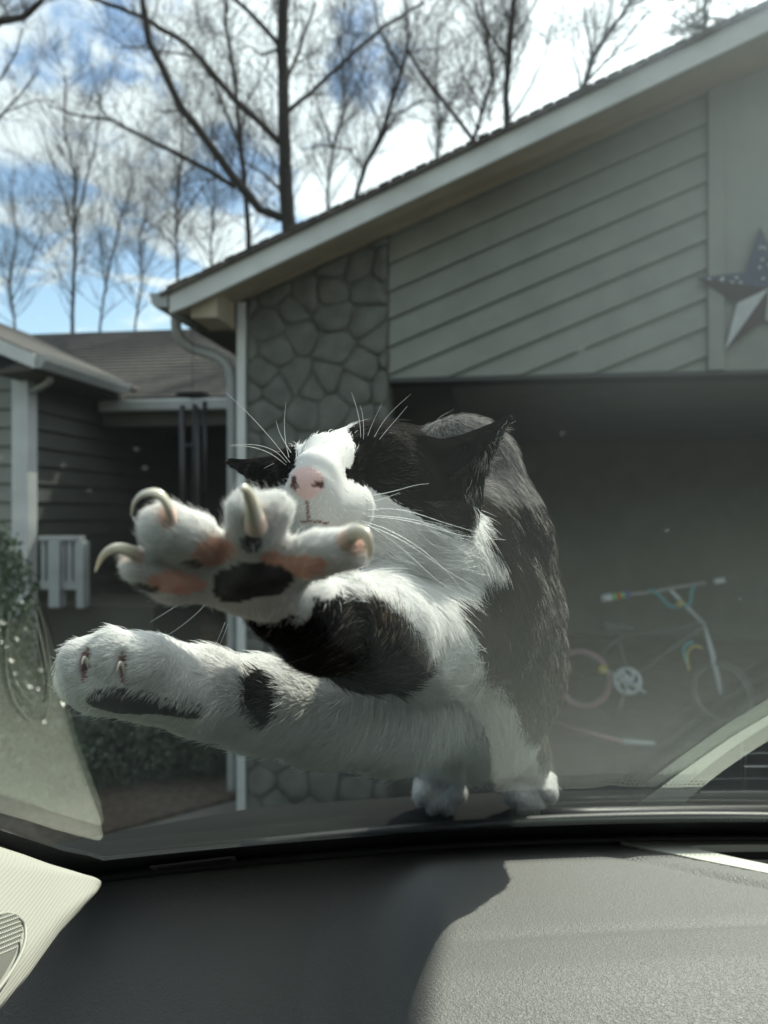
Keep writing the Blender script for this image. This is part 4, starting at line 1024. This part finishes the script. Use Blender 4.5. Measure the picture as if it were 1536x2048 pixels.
# naive surface nets
def surface_nets(F):
    s = F < 0
    nx_, ny_, nz_ = F.shape
    c = np.zeros((nx_-1, ny_-1, nz_-1), dtype=np.uint8)
    for dx in (0, 1):
        for dy in (0, 1):
            for dz_ in (0, 1): c += s[dx:nx_-1+dx, dy:ny_-1+dy, dz_:nz_-1+dz_]
    act = np.argwhere((c > 0) & (c < 8)); n = len(act)
    idm = np.full(c.shape, -1, dtype=np.int32); idm[act[:, 0], act[:, 1], act[:, 2]] = np.arange(n)
    acc = np.zeros((n, 3)); cnt = np.zeros(n)
    corners = [(a, b_, c_) for a in (0, 1) for b_ in (0, 1) for c_ in (0, 1)]
    for p in corners:
        for ax in range(3):
            if p[ax] == 1: continue
            q = list(p); q[ax] = 1
            fa = F[act[:, 0]+p[0], act[:, 1]+p[1], act[:, 2]+p[2]]; fb = F[act[:, 0]+q[0], act[:, 1]+q[1], act[:, 2]+q[2]]
            m = (fa < 0) != (fb < 0); t = np.where(m, fa/np.where(m, fa-fb, 1), 0)
            pos = np.tile(np.array(p, float), (n, 1)); pos[:, ax] += t
            acc[m] += pos[m]; cnt[m] += 1
    v = act+acc/cnt[:, None]
    quads = []
    for ax in range(3):
        sa = [slice(1, -1)]*3; sa[ax] = slice(0, -1); sb = [slice(1, -1)]*3; sb[ax] = slice(1, None)
        A, B = s[tuple(sa)], s[tuple(sb)]
        e = np.argwhere(A != B)
        off = np.ones(3, int); off[ax] = 0; g = e+off
        fl = A[e[:, 0], e[:, 1], e[:, 2]]
        u_, w_ = (ax+1) % 3, (ax+2) % 3
        def gi(du, dw):
            h = g.copy(); h[:, u_] += du; h[:, w_] += dw; return idm[h[:, 0], h[:, 1], h[:, 2]]
        q = np.stack([gi(-1, -1), gi(0, -1), gi(0, 0), gi(-1, 0)], 1)
        q[~fl] = q[~fl][:, ::-1]; quads.append(q)
    q = np.concatenate(quads); q = q[(q >= 0).all(1)]
    return v, q
V, Q = surface_nets(F); V = V*VX+lo
del F
# smooth a little, compute normals
def smooth(V, Q, it, lam=.5):
    e = np.concatenate([Q[:, [0, 1]], Q[:, [1, 2]], Q[:, [2, 3]], Q[:, [3, 0]]]); e = np.concatenate([e, e[:, ::-1]])
    deg = np.bincount(e[:, 0], minlength=len(V)).astype(float)
    for _ in range(it):
        a = np.stack([np.bincount(e[:, 0], weights=V[e[:, 1], i], minlength=len(V)) for i in range(3)], 1)/np.maximum(deg, 1)[:, None]
        V = V+(a-V)*lam
    return V
V = smooth(V, Q, 3)
def normals(V, Q):
    n = np.cross(V[Q[:, 2]]-V[Q[:, 0]], V[Q[:, 3]]-V[Q[:, 1]]); vn_ = np.zeros_like(V)
    for i in range(4):
        for j in range(3): vn_[:, j] += np.bincount(Q[:, i], weights=n[:, j], minlength=len(V))
    return vn_/np.maximum(np.linalg.norm(vn_, axis=1), 1e-12)[:, None]
VN = normals(V, Q)
def dent(c, r, depth):   # push the surface in around a point
    global V
    p, rr = S(*c, r); dd = np.linalg.norm(V-p, axis=1)/rr; m = dd < 1.6
    V[m] -= VN[m]*(depth*np.exp(-(dd[m]**2)*1.6))[:, None]
dent((641, 968, .302), 9, .0028); dent((630, 974, .302), 6, .0018); dent((588, 972, .304), 8, .0028); dent((610, 1008, .31), 5, .0012)
for t in np.linspace(0, 1, 6): dent((614+t*1, 975+t*45, .304+.016*t), 5, .0007)
for t in np.linspace(0, 1, 6): dent((700+t*55, 947-6*t, .352+.012*t), 8, .0016)     # closed eye slit
# slots where the claws sheathe in the lower paw
for (x0, y0), (x1, y1) in (((178, 1302), (172, 1345)), ((248, 1312), (246, 1352))):
    for t in np.linspace(0, 1, 6): dent((x0+(x1-x0)*t, y0+(y1-y0)*t, .322), 11, .0034)
for c_, r_, dp in (((508, 1160, .218), 55, -.0018), ((465, 1172, .222), 36, -.0014), ((545, 1162, .222), 36, -.0014), ((503, 1086, .218), 20, -.0014), ((425, 1106, .222), 26, -.0012), ((617, 1134, .218), 26, -.0012), ((350, 1168, .218), 26, -.0010)): dent(c_, r_, dp)
VN = normals(V, Q)

def fbm(p, s, seed=0):
    "cheap smooth value noise from sines, vectorised"
    x, y, z_ = (p[:, 0]*s+seed, p[:, 1]*s-seed*1.7, p[:, 2]*s+seed*.3)
    return (np.sin(x*1.1+np.sin(y*1.7+z_))+np.sin(y*1.3+np.sin(z_*1.9+x*.7))+np.sin(z_*1.2+np.sin(x*1.6-y)))/3
def coat(p):
    "fur colour as a function of the place on the body: returns whiteness 0..1 and pinkness 0..1 and fur length scale"
    X = 768+p[:, 0]/p[:, 1]*FP; Y = 1024-p[:, 2]/p[:, 1]*FP; D_ = p[:, 1]
    wob = fbm(p, 260)*10+fbm(p, 700, 2)*6
    n = len(p); Wt = np.zeros(n)
    def ell(cx_, cy_, rx, ry, rot=0, d0=0, d1=9, wb=1.0):
        c_, s_ = math.cos(R(rot)), math.sin(R(rot)); u = (X-cx_)*c_+(Y-cy_)*s_; v = -(X-cx_)*s_+(Y-cy_)*c_
        q = np.sqrt((u/rx)**2+(v/ry)**2)+wob*wb/min(rx, ry)*.5
        return (q < 1) & (D_ > d0) & (D_ < d1)
    # white masses
    wh = ell(648, 900, 62, 58, 0, 0, .40)                     # blaze
    wh |= ell(640, 1000, 75, 85, 0, 0, .36)                   # muzzle
    wh |= ell(740, 1070, 165, 85, 30, .30, .46)               # cheek and throat
    wh |= ell(860, 1120, 110, 70, 20, .33, .50)
    wh |= ell(945, 1060, 14, 55, 0, .3, .60) | ell(955, 1100, 45, 22, 30, .3, .60)     # collar tuft
    wh |= (D_ < .49) & (Y > 1120) & (X < 845+(Y-1120)*.62+wob*1.3)
    wh |= (D_ < .62) & (Y > 1300) & (X < 950+(Y-1300)*.62+wob)
    wh |= (Y > 1480) & (D_ < .60)
    wh |= (Y > 1540) & (D_ > .55)                             # hind feet
    wh |= (X < 640) & (D_ < .48) & (Y > 1090)
    wh |= (D_ < .262) & (Y < 1260)
    # black patches
    bk = ell(715, 1290, 150, 88, 20, .24, .40) & ~(Y < 1172+(X-640)*.34)
    bk |= (Y > 1285) & (X > 560) & (X < 826) & (D_ > .24) & (D_ < .355) & (Y < 1400)
    bk |= ell(560, 1262, 95, 42, 22, .235, .42)
    bk |= ell(525, 1392, 36, 58, -12, .28, .45, .6)
    bk |= (Y > 1410) & (Y < 1535) & (X > 1080) & (D_ > .57)
    bk |= ell(785, 950, 95, 24, 0, .34, .45) & (X > 695)     # eye line
    bk |= ell(696, 948, 32, 11, -8, .32, .45, .2) | ell(590, 938, 13, 12, 0, .325, .45, .2)
    bk |= ell(570, 925, 32, 40, 0, .33, .45) & (X < 592)
    bk |= ell(845, 960, 90, 48, 14, .35, .46)
    Wt = np.where(wh, 1.0, 0.0); Wt[bk] = 0
    # bare or thin-haired skin: nose, toe webs and pads
    Pk = np.zeros(n)
    Pk[ell(614, 966, 36, 33, 0, 0, .318, .15) & (Y < 1004-abs(X-613)*.75)] = 1
    for c in ((425, 1108, 48, 26, -10, .232), (350, 1165, 62, 22, 5, .226), (555, 1128, 40, 20, 20, .229), (617, 1132, 42, 22, -5, .227), (505, 1035, 13, 30, 0, .217), (335, 1030, 17, 28, 0, .215), (708, 1085, 24, 28, 0, .215), (262, 1105, 18, 18, 0, .222)):
        Pk[ell(*c[:5], 0, c[5], .9)] = .75
    slot = ell(170, 1332, 11, 36, 6, 0, .345, .1) | ell(249, 1338, 12, 36, -4, 0, .345, .1)
    Pk[slot] = .8
    Pk[(abs(X-613-(Y-1000)*.1) < 2.6) & (Y > 1000) & (Y < 1042) & (D_ < .335)] = .8
    Pk[(abs(Y-1042-abs(X-620)*.12) < 2.6) & (abs(X-622) < 34) & (D_ < .345)] = .8
    pad = np.zeros(n, bool)
    for c in ((508, 1160, 76, 36, 0, .236), (470, 1178, 42, 26, 0, .236), (503, 1086, 21, 22, 0, .226), (385, 1128, 20, 9, 10, .224), (290, 1176, 30, 7, 8, .224)):
        pad |= ell(*c[:5], 0, c[5], .55)
    pad |= ell(255, 1402, 88, 26, 5, 0, .37, .3) | ell(350, 1416, 70, 18, 10, 0, .38, .3)
    return Wt, Pk, pad, X, Y
Wt, Pk, pad, X, Y = coat(V)
colr = np.zeros((len(V), 4)); colr[:, 3] = np.where((Pk > .5) | pad, 1.0, 0.0)
colr[:, :3] = np.where(Wt[:, None] > .5, np.array([.62, .61, .59]), np.array([.006, .0055, .0055]))
pk = Pk > .5; colr[pk, :3] = [.72, .38, .29]
ns = Pk > .9; colr[ns, :3] = [.72, .50, .47]
nose_sp = np.hypot(X-587, Y-957) < 5; colr[ns & nose_sp, :3] = [.03, .02, .02]
inn = ns & ((np.hypot((X-641)/15, (Y-970)/6) < 1) | (np.hypot((X-588)/8, (Y-972)/8) < 1)); colr[inn, :3] = [.10, .035, .03]
colr[pad, :3] = [.025, .021, .021]
sl_ = (Pk > .78) & (Pk < .85); colr[sl_, :3] = [.20, .09, .08]
for _ in range(2):
    pass
me = bpy.data.meshes.new('body'); me.vertices.add(len(V)); me.vertices.foreach_set('co', (V+np.array([0, 0, H])-np.array(cat_o)).astype(np.float32).ravel())
me.loops.add(len(Q)*4); me.loops.foreach_set('vertex_index', Q.astype(np.int32).ravel()); me.polygons.add(len(Q)); me.polygons.foreach_set('loop_start', np.arange(0, len(Q)*4, 4, dtype=np.int32))
me.polygons.foreach_set('use_smooth', np.ones(len(Q), dtype=bool)); me.update(); me.validate()
ca = me.color_attributes.new('coat', 'FLOAT_COLOR', 'POINT'); ca.data.foreach_set('color', colr.astype(np.float32).ravel())
skin = bpy.data.materials.new('cat_skin'); skin.use_nodes = True; nt = skin.node_tree; bs = nt.nodes['Principled BSDF']
at = nt.nodes.new('ShaderNodeAttribute'); at.attribute_name = 'coat'; nt.links.new(at.outputs['Color'], bs.inputs['Base Color']); bs.inputs['Roughness'].default_value = .5
bs.inputs['Subsurface Weight'].default_value = .2; bs.inputs['Subsurface Radius'].default_value = (1, .4, .25); bs.inputs['Subsurface Scale'].default_value = .0015
nn_ = nt.nodes.new('ShaderNodeTexVoronoi'); nn_.inputs['Scale'].default_value = 1500; tcc = nt.nodes.new('ShaderNodeTexCoord'); nt.links.new(tcc.outputs['Object'], nn_.inputs['Vector'])
bb_ = nt.nodes.new('ShaderNodeBump'); bb_.inputs['Strength'].default_value = .5; bb_.inputs['Distance'].default_value = .0004; nt.links.new(nn_.outputs['Distance'], bb_.inputs['Height']); nt.links.new(bb_.outputs[0], bs.inputs['Normal'])
df = nt.nodes.new('ShaderNodeBsdfDiffuse'); nt.links.new(at.outputs['Color'], df.inputs[0]); mm_ = nt.nodes.new('ShaderNodeMixShader')
nt.links.new(at.outputs['Alpha'], mm_.inputs[0]); nt.links.new(df.outputs[0], mm_.inputs[1]); nt.links.new(bs.outputs[0], mm_.inputs[2]); nt.links.new(mm_.outputs[0], nt.nodes['Material Output'].inputs[0])
me.materials.append(skin)
body = bpy.data.objects.new('body', me); col.objects.link(body); body.parent = cat
print('cat verts', len(V))

# fur: hair strands sampled over the surface
anch = [  # photo px, py, d, then flow direction (px, py, depth) of the lying hair
    (650, 890, .35, 0, -1, .5), (640, 930, .33, .1, -1, .6), (690, 1010, .33, 1, .25, .5), (600, 1010, .32, -.8, .4, .5), (645, 1060, .33, .2, 1, .3), (750, 1050, .36, 1, .5, .3),
    (830, 1100, .40, 1, .6, .3), (860, 1010, .38, 1, .35, .3), (760, 920, .37, 1, -.4, .6), (570, 950, .37, -1, -.1, .6), (980, 900, .40, 1, -.6, 0), (490, 935, .39, -1, 0, .1),
    (930, 930, .385, -.5, .8, 0), (940, 1000, .56, .2, 1, 0), (1040, 1100, .56, .5, 1, -.1), (1050, 1300, .56, .5, 1, 0), (1040, 1450, .58, .3, 1, 0), (900, 1180, .44, .4, 1, 0), (960, 1300, .47, .7, 1, 0),
    (940, 1450, .54, .2, 1, 0), (900, 1530, .61, 0, 1, 0), (1050, 1540, .61, 0, 1, 0), (880, 1300, .43, .3, .8, -.1), (760, 1280, .34, .9, .6, 0), (700, 1180, .30, .2, -.6, -.4), (820, 1170, .38, .7, -.2, 0), (600, 1220, .26, -1, .3, -.3),
    (330, 1060, .215, -.8, -.5, 0), (290, 1140, .219, -1, -.1, 0), (500, 1020, .216, 0, -1, 0), (550, 1030, .218, .3, -1, 0), (690, 1100, .216, 1, -.1, 0), (420, 1090, .225, -.6, -.8, 0), (500, 1170, .23, 0, .6, 0),
    (700, 1440, .44, -.9, .4, 0), (500, 1420, .39, -1, .3, 0), (400, 1340, .365, -.9, -.3, 0), (250, 1290, .335, -.6, -.5, 0), (180, 1310, .33, -.8, -.4, 0), (220, 1350, .33, -.4, .9, 0), (330, 1380, .345, -.6, .7, 0), (130, 1370, .335, -.8, .5, 0), (540, 1320, .40, -.8, -.4, 0), (600, 1540, .42, -.8, .6, 0)]
AP = np.array([S(a[0], a[1], a[2], 1)[0] for a in anch]); AD = np.array([[a[3], a[5], -a[4]] for a in anch], float); AD /= np.linalg.norm(AD, axis=1)[:, None]
T_ = np.concatenate([Q[:, [0, 1, 2]], Q[:, [0, 2, 3]]])
va, vb, vc = V[T_[:, 0]], V[T_[:, 1]], V[T_[:, 2]]
ar = np.linalg.norm(np.cross(vb-va, vc-va), axis=1)/2
cen = (va+vb+vc)/3; dist = np.linalg.norm(cen, axis=1)
fn = VN[T_[:, 0]]; face = -(fn*cen).sum(1)/dist
wgt = ar*np.where(face > -.25, 1.0, .22)*(0.36/dist)**1.1
NH = FUR_N
ti = rng.choice(len(T_), NH, p=wgt/wgt.sum())
r1, r2 = rng.random(NH), rng.random(NH); m = r1+r2 > 1; r1[m] = 1-r1[m]; r2[m] = 1-r2[m]
root = va[ti]+(vb-va)[ti]*r1[:, None]+(vc-va)[ti]*r2[:, None]; nr = VN[T_[ti, 0]]
wt, pk_, pd_, X, Y = coat(root+rng.normal(0, .0006, root.shape))
keep = (pk_ < .78) & ~pd_ & ~((pk_ > .5) & (rng.random(NH) < .5))
root, nr, wt, pk_, X, Y = root[keep], nr[keep], wt[keep], pk_[keep], X[keep], Y[keep]; NH = len(root)
flow = np.zeros_like(root)
for i in range(0, NH, 60000):
    d2 = ((root[i:i+60000, None, :]-AP[None])**2).sum(2); wg = 1/(d2+2e-5)**1.6; flow[i:i+60000] = (wg[:, :, None]*AD[None]).sum(1)
flow /= np.linalg.norm(flow, axis=1)[:, None]+1e-9
cl = np.stack([fbm(root, 420, 5), fbm(root, 420, 9), fbm(root, 420, 13)], 1)     # clumps
flow = flow+cl*np.where(root[:, 1] > .46, .10, .26)[:, None]+rng.normal(0, .16, flow.shape)
flow -= nr*(flow*nr).sum(1)[:, None]; flow /= np.linalg.norm(flow, axis=1)[:, None]+1e-9
D_ = root[:, 1]
ln = np.full(NH, .0105)
ln = np.where(D_ < .262, .0042, ln)                               # paw
ln = np.where((D_ < .39) & (X < 430) & (Y > 1230), .0062, ln)    # lower paw
ln = np.where((D_ > .28) & (D_ < .37) & (X > 540) & (X < 860) & (Y < 1100) & (Y > 850), .0026+.07*np.clip(D_-.318, 0, .06), ln)   # face
ln = np.where((Y < 1000) & (X > 820) & (D_ < .42), .0030, ln); ln = np.where((Y < 1010) & (X < 560) & (D_ > .36), .0035, ln)
ln = np.where((D_ > .35) & (D_ < .50) & (Y > 1040) & (Y < 1420) & (X > 820), .0130, ln)
ln = np.where((D_ > .46) & (X > 880), .0075, ln); ln = np.where((D_ > .60) & (Y > 1545), .0045, ln)
ln = np.where((D_ > .28) & (D_ < .42) & (Y > 1240) & (X > 420), .0085, ln)
# tufts: ear fringe and collar
fr = (X > 905) & (X < 1010) & (Y < 1000) & (D_ < .42) & (nr[:, 2] < .1); ln[fr] = .0055
ln = np.where((X < 860) & (D_ < .45) & (Y > 1150), ln*.8, ln)
ln *= .82*rng.uniform(.6, 1.25, NH); longh = rng.random(NH) < .03; ln[longh] *= 1.45
lift = np.where(wt > .5, .34, .26)+rng.normal(0, .08, NH); lift[longh] += .22; lift = np.where((D_ > .46) & (X > 880), lift+.15, lift)
sh = np.linspace(0, 1, 5)
pts = np.zeros((NH, 5, 3))
for i, t in enumerate(sh):
    a = lift*(1-.45*t); dirv = nr*a[:, None]+flow*(.35+.75*t)
    pts[:, i] = root-nr*.0008+(dirv*(ln*t)[:, None])
pts[:, :, 2] -= (ln[:, None]*sh[None]**2*.10)
hc = bpy.data.hair_curves.new('fur'); hc.add_curves([5]*NH)
hc.points.foreach_set('position', (pts+np.array([0, 0, H])-np.array(cat_o)).astype(np.float32).ravel())
dep = np.linalg.norm(root, axis=1)
r0 = np.clip(.00015*dep/.36, .00009, .00026); rad_ = r0[:, None]*np.array([1, .95, .8, .55, .12])[None]*rng.uniform(.7, 1.15, (NH, 1))
ra_ = hc.attributes.get('radius') or hc.attributes.new('radius', 'FLOAT', 'POINT'); ra_.data.foreach_set('value', rad_.astype(np.float32).ravel())
hcol = np.ones((NH, 4)); wc = np.array([.95, .945, .93]); bc = np.array([.013, .011, .0105])
wj = np.clip(wt+rng.normal(0, .08, NH), 0, 1)[:, None]
hcol[:, :3] = np.where(wt[:, None] > .5, wc*rng.uniform(.88, 1.02, (NH, 1)), bc*rng.uniform(.7, 2.2, (NH, 1)))
brn = (wt < .5) & (rng.random(NH) < .25); hcol[brn, :3] = [.032, .022, .018]
hcol[(wt < .5) & (rng.random(NH) < .004), :3] = [.30, .27, .25]
lit_hump = (wt < .5) & (D_ > .45) & (Y < 1000) & (X > 790); hcol[lit_hump, :3] = np.array([.24, .235, .225])*rng.uniform(.3, 1.5, (int(lit_hump.sum()), 1))  # sunlit grey of the back put into the hair colour
rimh = (wt < .5) & (D_ > .48) & (rng.random(NH) < .03); hcol[rimh, :3] = [.16, .14, .13]  # scattered paler hairs painted in as rim light
fc = -(nr*root).sum(1)/np.linalg.norm(root, axis=1); rm2 = (wt < .5) & (D_ > .46) & (X > 790) & (abs(fc) < .38) & (rng.random(NH) < .24); hcol[rm2, :3] = np.array([.46, .43, .40])*rng.uniform(.4, 1.2, (int(rm2.sum()), 1)); ln[rm2] *= .9  # silhouette hairs coloured pale: rim light painted in
shn = (wt < .5) & (X > 680) & (X < 850) & (Y > 1150) & (D_ > .26) & (D_ < .40) & (rng.random(NH) < .13); hcol[shn, :3] = np.array([.34, .27, .21])*rng.uniform(.4, 1.2, (int(shn.sum()), 1))  # sunlit sheen on the black leg patch painted as golden hairs
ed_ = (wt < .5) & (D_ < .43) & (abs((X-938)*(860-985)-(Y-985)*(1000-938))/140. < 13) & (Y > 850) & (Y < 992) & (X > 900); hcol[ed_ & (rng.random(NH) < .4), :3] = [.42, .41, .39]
earf = (wt < .5) & ~ed_ & (X > 890) & (Y < 1000) & (D_ < .42); hcol[earf & (rng.random(NH) < .3), :3] = [.045, .042, .04]
# warm translucent tone on the toes
wm = (pk_ > .5); hcol[wm, :3] = np.array([.82, .66, .56])*rng.uniform(.75, 1.1, (int(wm.sum()), 1))
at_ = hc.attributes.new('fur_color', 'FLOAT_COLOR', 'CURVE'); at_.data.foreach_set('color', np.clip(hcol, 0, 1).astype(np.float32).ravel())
fm = bpy.data.materials.new('cat_fur'); fm.use_nodes = True; nt = fm.node_tree; nt.nodes.clear()
at = nt.nodes.new('ShaderNodeAttribute'); at.attribute_name = 'fur_color'
hb = nt.nodes.new('ShaderNodeBsdfDiffuse'); nt.links.new(at.outputs['Color'], hb.inputs[0])
gs = nt.nodes.new('ShaderNodeBsdfGlossy'); gs.inputs['Roughness'].default_value = .55; gs.inputs[0].default_value = (1, .97, .94, 1)
tl = nt.nodes.new('ShaderNodeBsdfTranslucent'); nt.links.new(at.outputs['Color'], tl.inputs[0])
mx_ = nt.nodes.new('ShaderNodeMixShader'); mx_.inputs[0].default_value = .35; nt.links.new(hb.outputs[0], mx_.inputs[1]); nt.links.new(tl.outputs[0], mx_.inputs[2])
mg = nt.nodes.new('ShaderNodeMixShader'); mg.inputs[0].default_value = .016; nt.links.new(mx_.outputs[0], mg.inputs[1]); nt.links.new(gs.outputs[0], mg.inputs[2])
ou = nt.nodes.new('ShaderNodeOutputMaterial'); nt.links.new(mg.outputs[0], ou.inputs[0])
hc.materials.append(fm)
fur = bpy.data.objects.new('fur', hc); col.objects.link(fur); fur.parent = body; fur['kind'] = 'stuff'

# whiskers: each a thin tapered tube
wkm = mat('whisker_white', (.85, .86, .85), .4)
def CO(p): return p-cat_o
def whisker(pl, r=.00017, name='whisker'):
    q = smoothpath([CO(P(x, y, d)) for x, y, d in pl], 3); n = len(q); b = MB()
    b.tube(q, [r*(1-.8*i/(n-1)) for i in range(n)], 5); return b.build(name, wkm, body, True)
wk = [  # right cheek
    [(708, 1030, .325), (820, 1040, .33), (930, 1075, .345), (1012, 1080, .36)], [(715, 1022, .325), (800, 1015, .33), (900, 1050, .34), (1010, 1080, .35)],
    [(700, 1035, .323), (790, 1062, .32), (880, 1125, .32), (945, 1205, .325)], [(706, 1040, .323), (800, 1075, .32), (890, 1140, .325), (960, 1180, .33)],
    [(720, 1028, .328), (850, 1040, .34), (925, 1080, .36), (960, 1140, .37)], [(712, 1035, .326), (800, 1090, .33), (870, 1160, .335), (930, 1195, .34)],
    [(722, 995, .33), (780, 985, .335), (830, 970, .34), (858, 967, .345)], [(715, 1010, .33), (760, 1000, .335), (800, 985, .34)],
    # left brow and cheek
    [(580, 925, .35), (545, 880, .345), (500, 830, .34), (452, 785, .335)], [(578, 915, .352), (570, 880, .35), (568, 840, .35), (572, 805, .35)], [(574, 925, .352), (550, 900, .345), (510, 888, .34), (462, 890, .335)],
    [(572, 930, .352), (540, 905, .345), (500, 892, .34), (458, 892, .336)], [(582, 905, .352), (560, 870, .35), (552, 842, .35)],
    # right brow
    [(720, 905, .355), (722, 860, .35), (715, 820, .35), (703, 785, .35)], [(724, 905, .355), (728, 870, .35), (726, 830, .35), (720, 810, .35)], [(735, 905, .357), (755, 860, .355), (780, 825, .352), (822, 788, .35)],
    [(738, 908, .357), (765, 870, .355), (800, 830, .352), (815, 812, .35)], [(730, 900, .356), (735, 870, .355), (750, 835, .352), (765, 805, .35)],
    # below: between the two paws
    [(420, 1200, .30), (380, 1240, .31), (330, 1275, .31), (290, 1290, .315)], [(372, 1200, .30), (340, 1220, .30), (300, 1245, .305)], [(450, 1245, .33), (440, 1270, .33), (425, 1300, .335)], [(456, 1248, .33), (446, 1275, .33), (434, 1302, .335)]]
for q_ in wk: whisker(q_)
# long guard hairs catching the sun
# claws
clm = bpy.data.materials.new('claw_horn'); clm.use_nodes = True; nt = clm.node_tree; bs = nt.nodes['Principled BSDF']
bs.inputs['Base Color'].default_value = (.88, .82, .68, 1); bs.inputs['Roughness'].default_value = .22; bs.inputs['Subsurface Weight'].default_value = .3; bs.inputs['Subsurface Scale'].default_value = .002; bs.inputs['Subsurface Radius'].default_value = (1, .85, .65)
bs.inputs['Transmission Weight'].default_value = .18; bs.inputs['Coat Weight'].default_value = .5
quick = mat('claw_quick', (.84, .60, .50), .4)
def claw(pl, r, flat=.55):
    q = smoothpath([CO(P(x, y, d)) for x, y, d in pl], 3); n = len(q); b = MB(); d = pl[0][2]
    b.tube(q, [max(r/FP*d*(1-(i/(n-1))**1.5), .00012) for i in range(n)], 14, flat=flat); o = recalc(b.build('claw', clm, body, True))
    b = MB(); h = n*2//5; b.tube([v for v in q[:h]], [r/FP*d*1.12*(1-(i/h)**2.2)+.0001 for i in range(h)], 12, flat=flat*1.1); recalc(b.build('claw_sheath', quick, o, True)); return o
claw([(345, 1048, .211), (338, 1012, .206), (318, 984, .203), (285, 986, .203), (266, 1005, .204), (262, 1032, .206)], 17)
claw([(285, 1120, .216), (262, 1102, .212), (232, 1094, .209), (205, 1108, .208), (190, 1144, .209)], 16)
claw([(512, 1052, .213), (507, 1022, .207), (499, 992, .203), (489, 975, .199), (481, 980, .197)], 24, .8)
claw([(690, 1082, .212), (712, 1062, .206), (733, 1068, .203), (740, 1095, .202), (738, 1120, .203)], 19, .8)
claw([(182, 1345, .328), (176, 1325, .323), (168, 1312, .320), (163, 1330, .318)], 8)
claw([(252, 1355, .328), (248, 1335, .323), (240, 1322, .320), (234, 1342, .318)], 8)
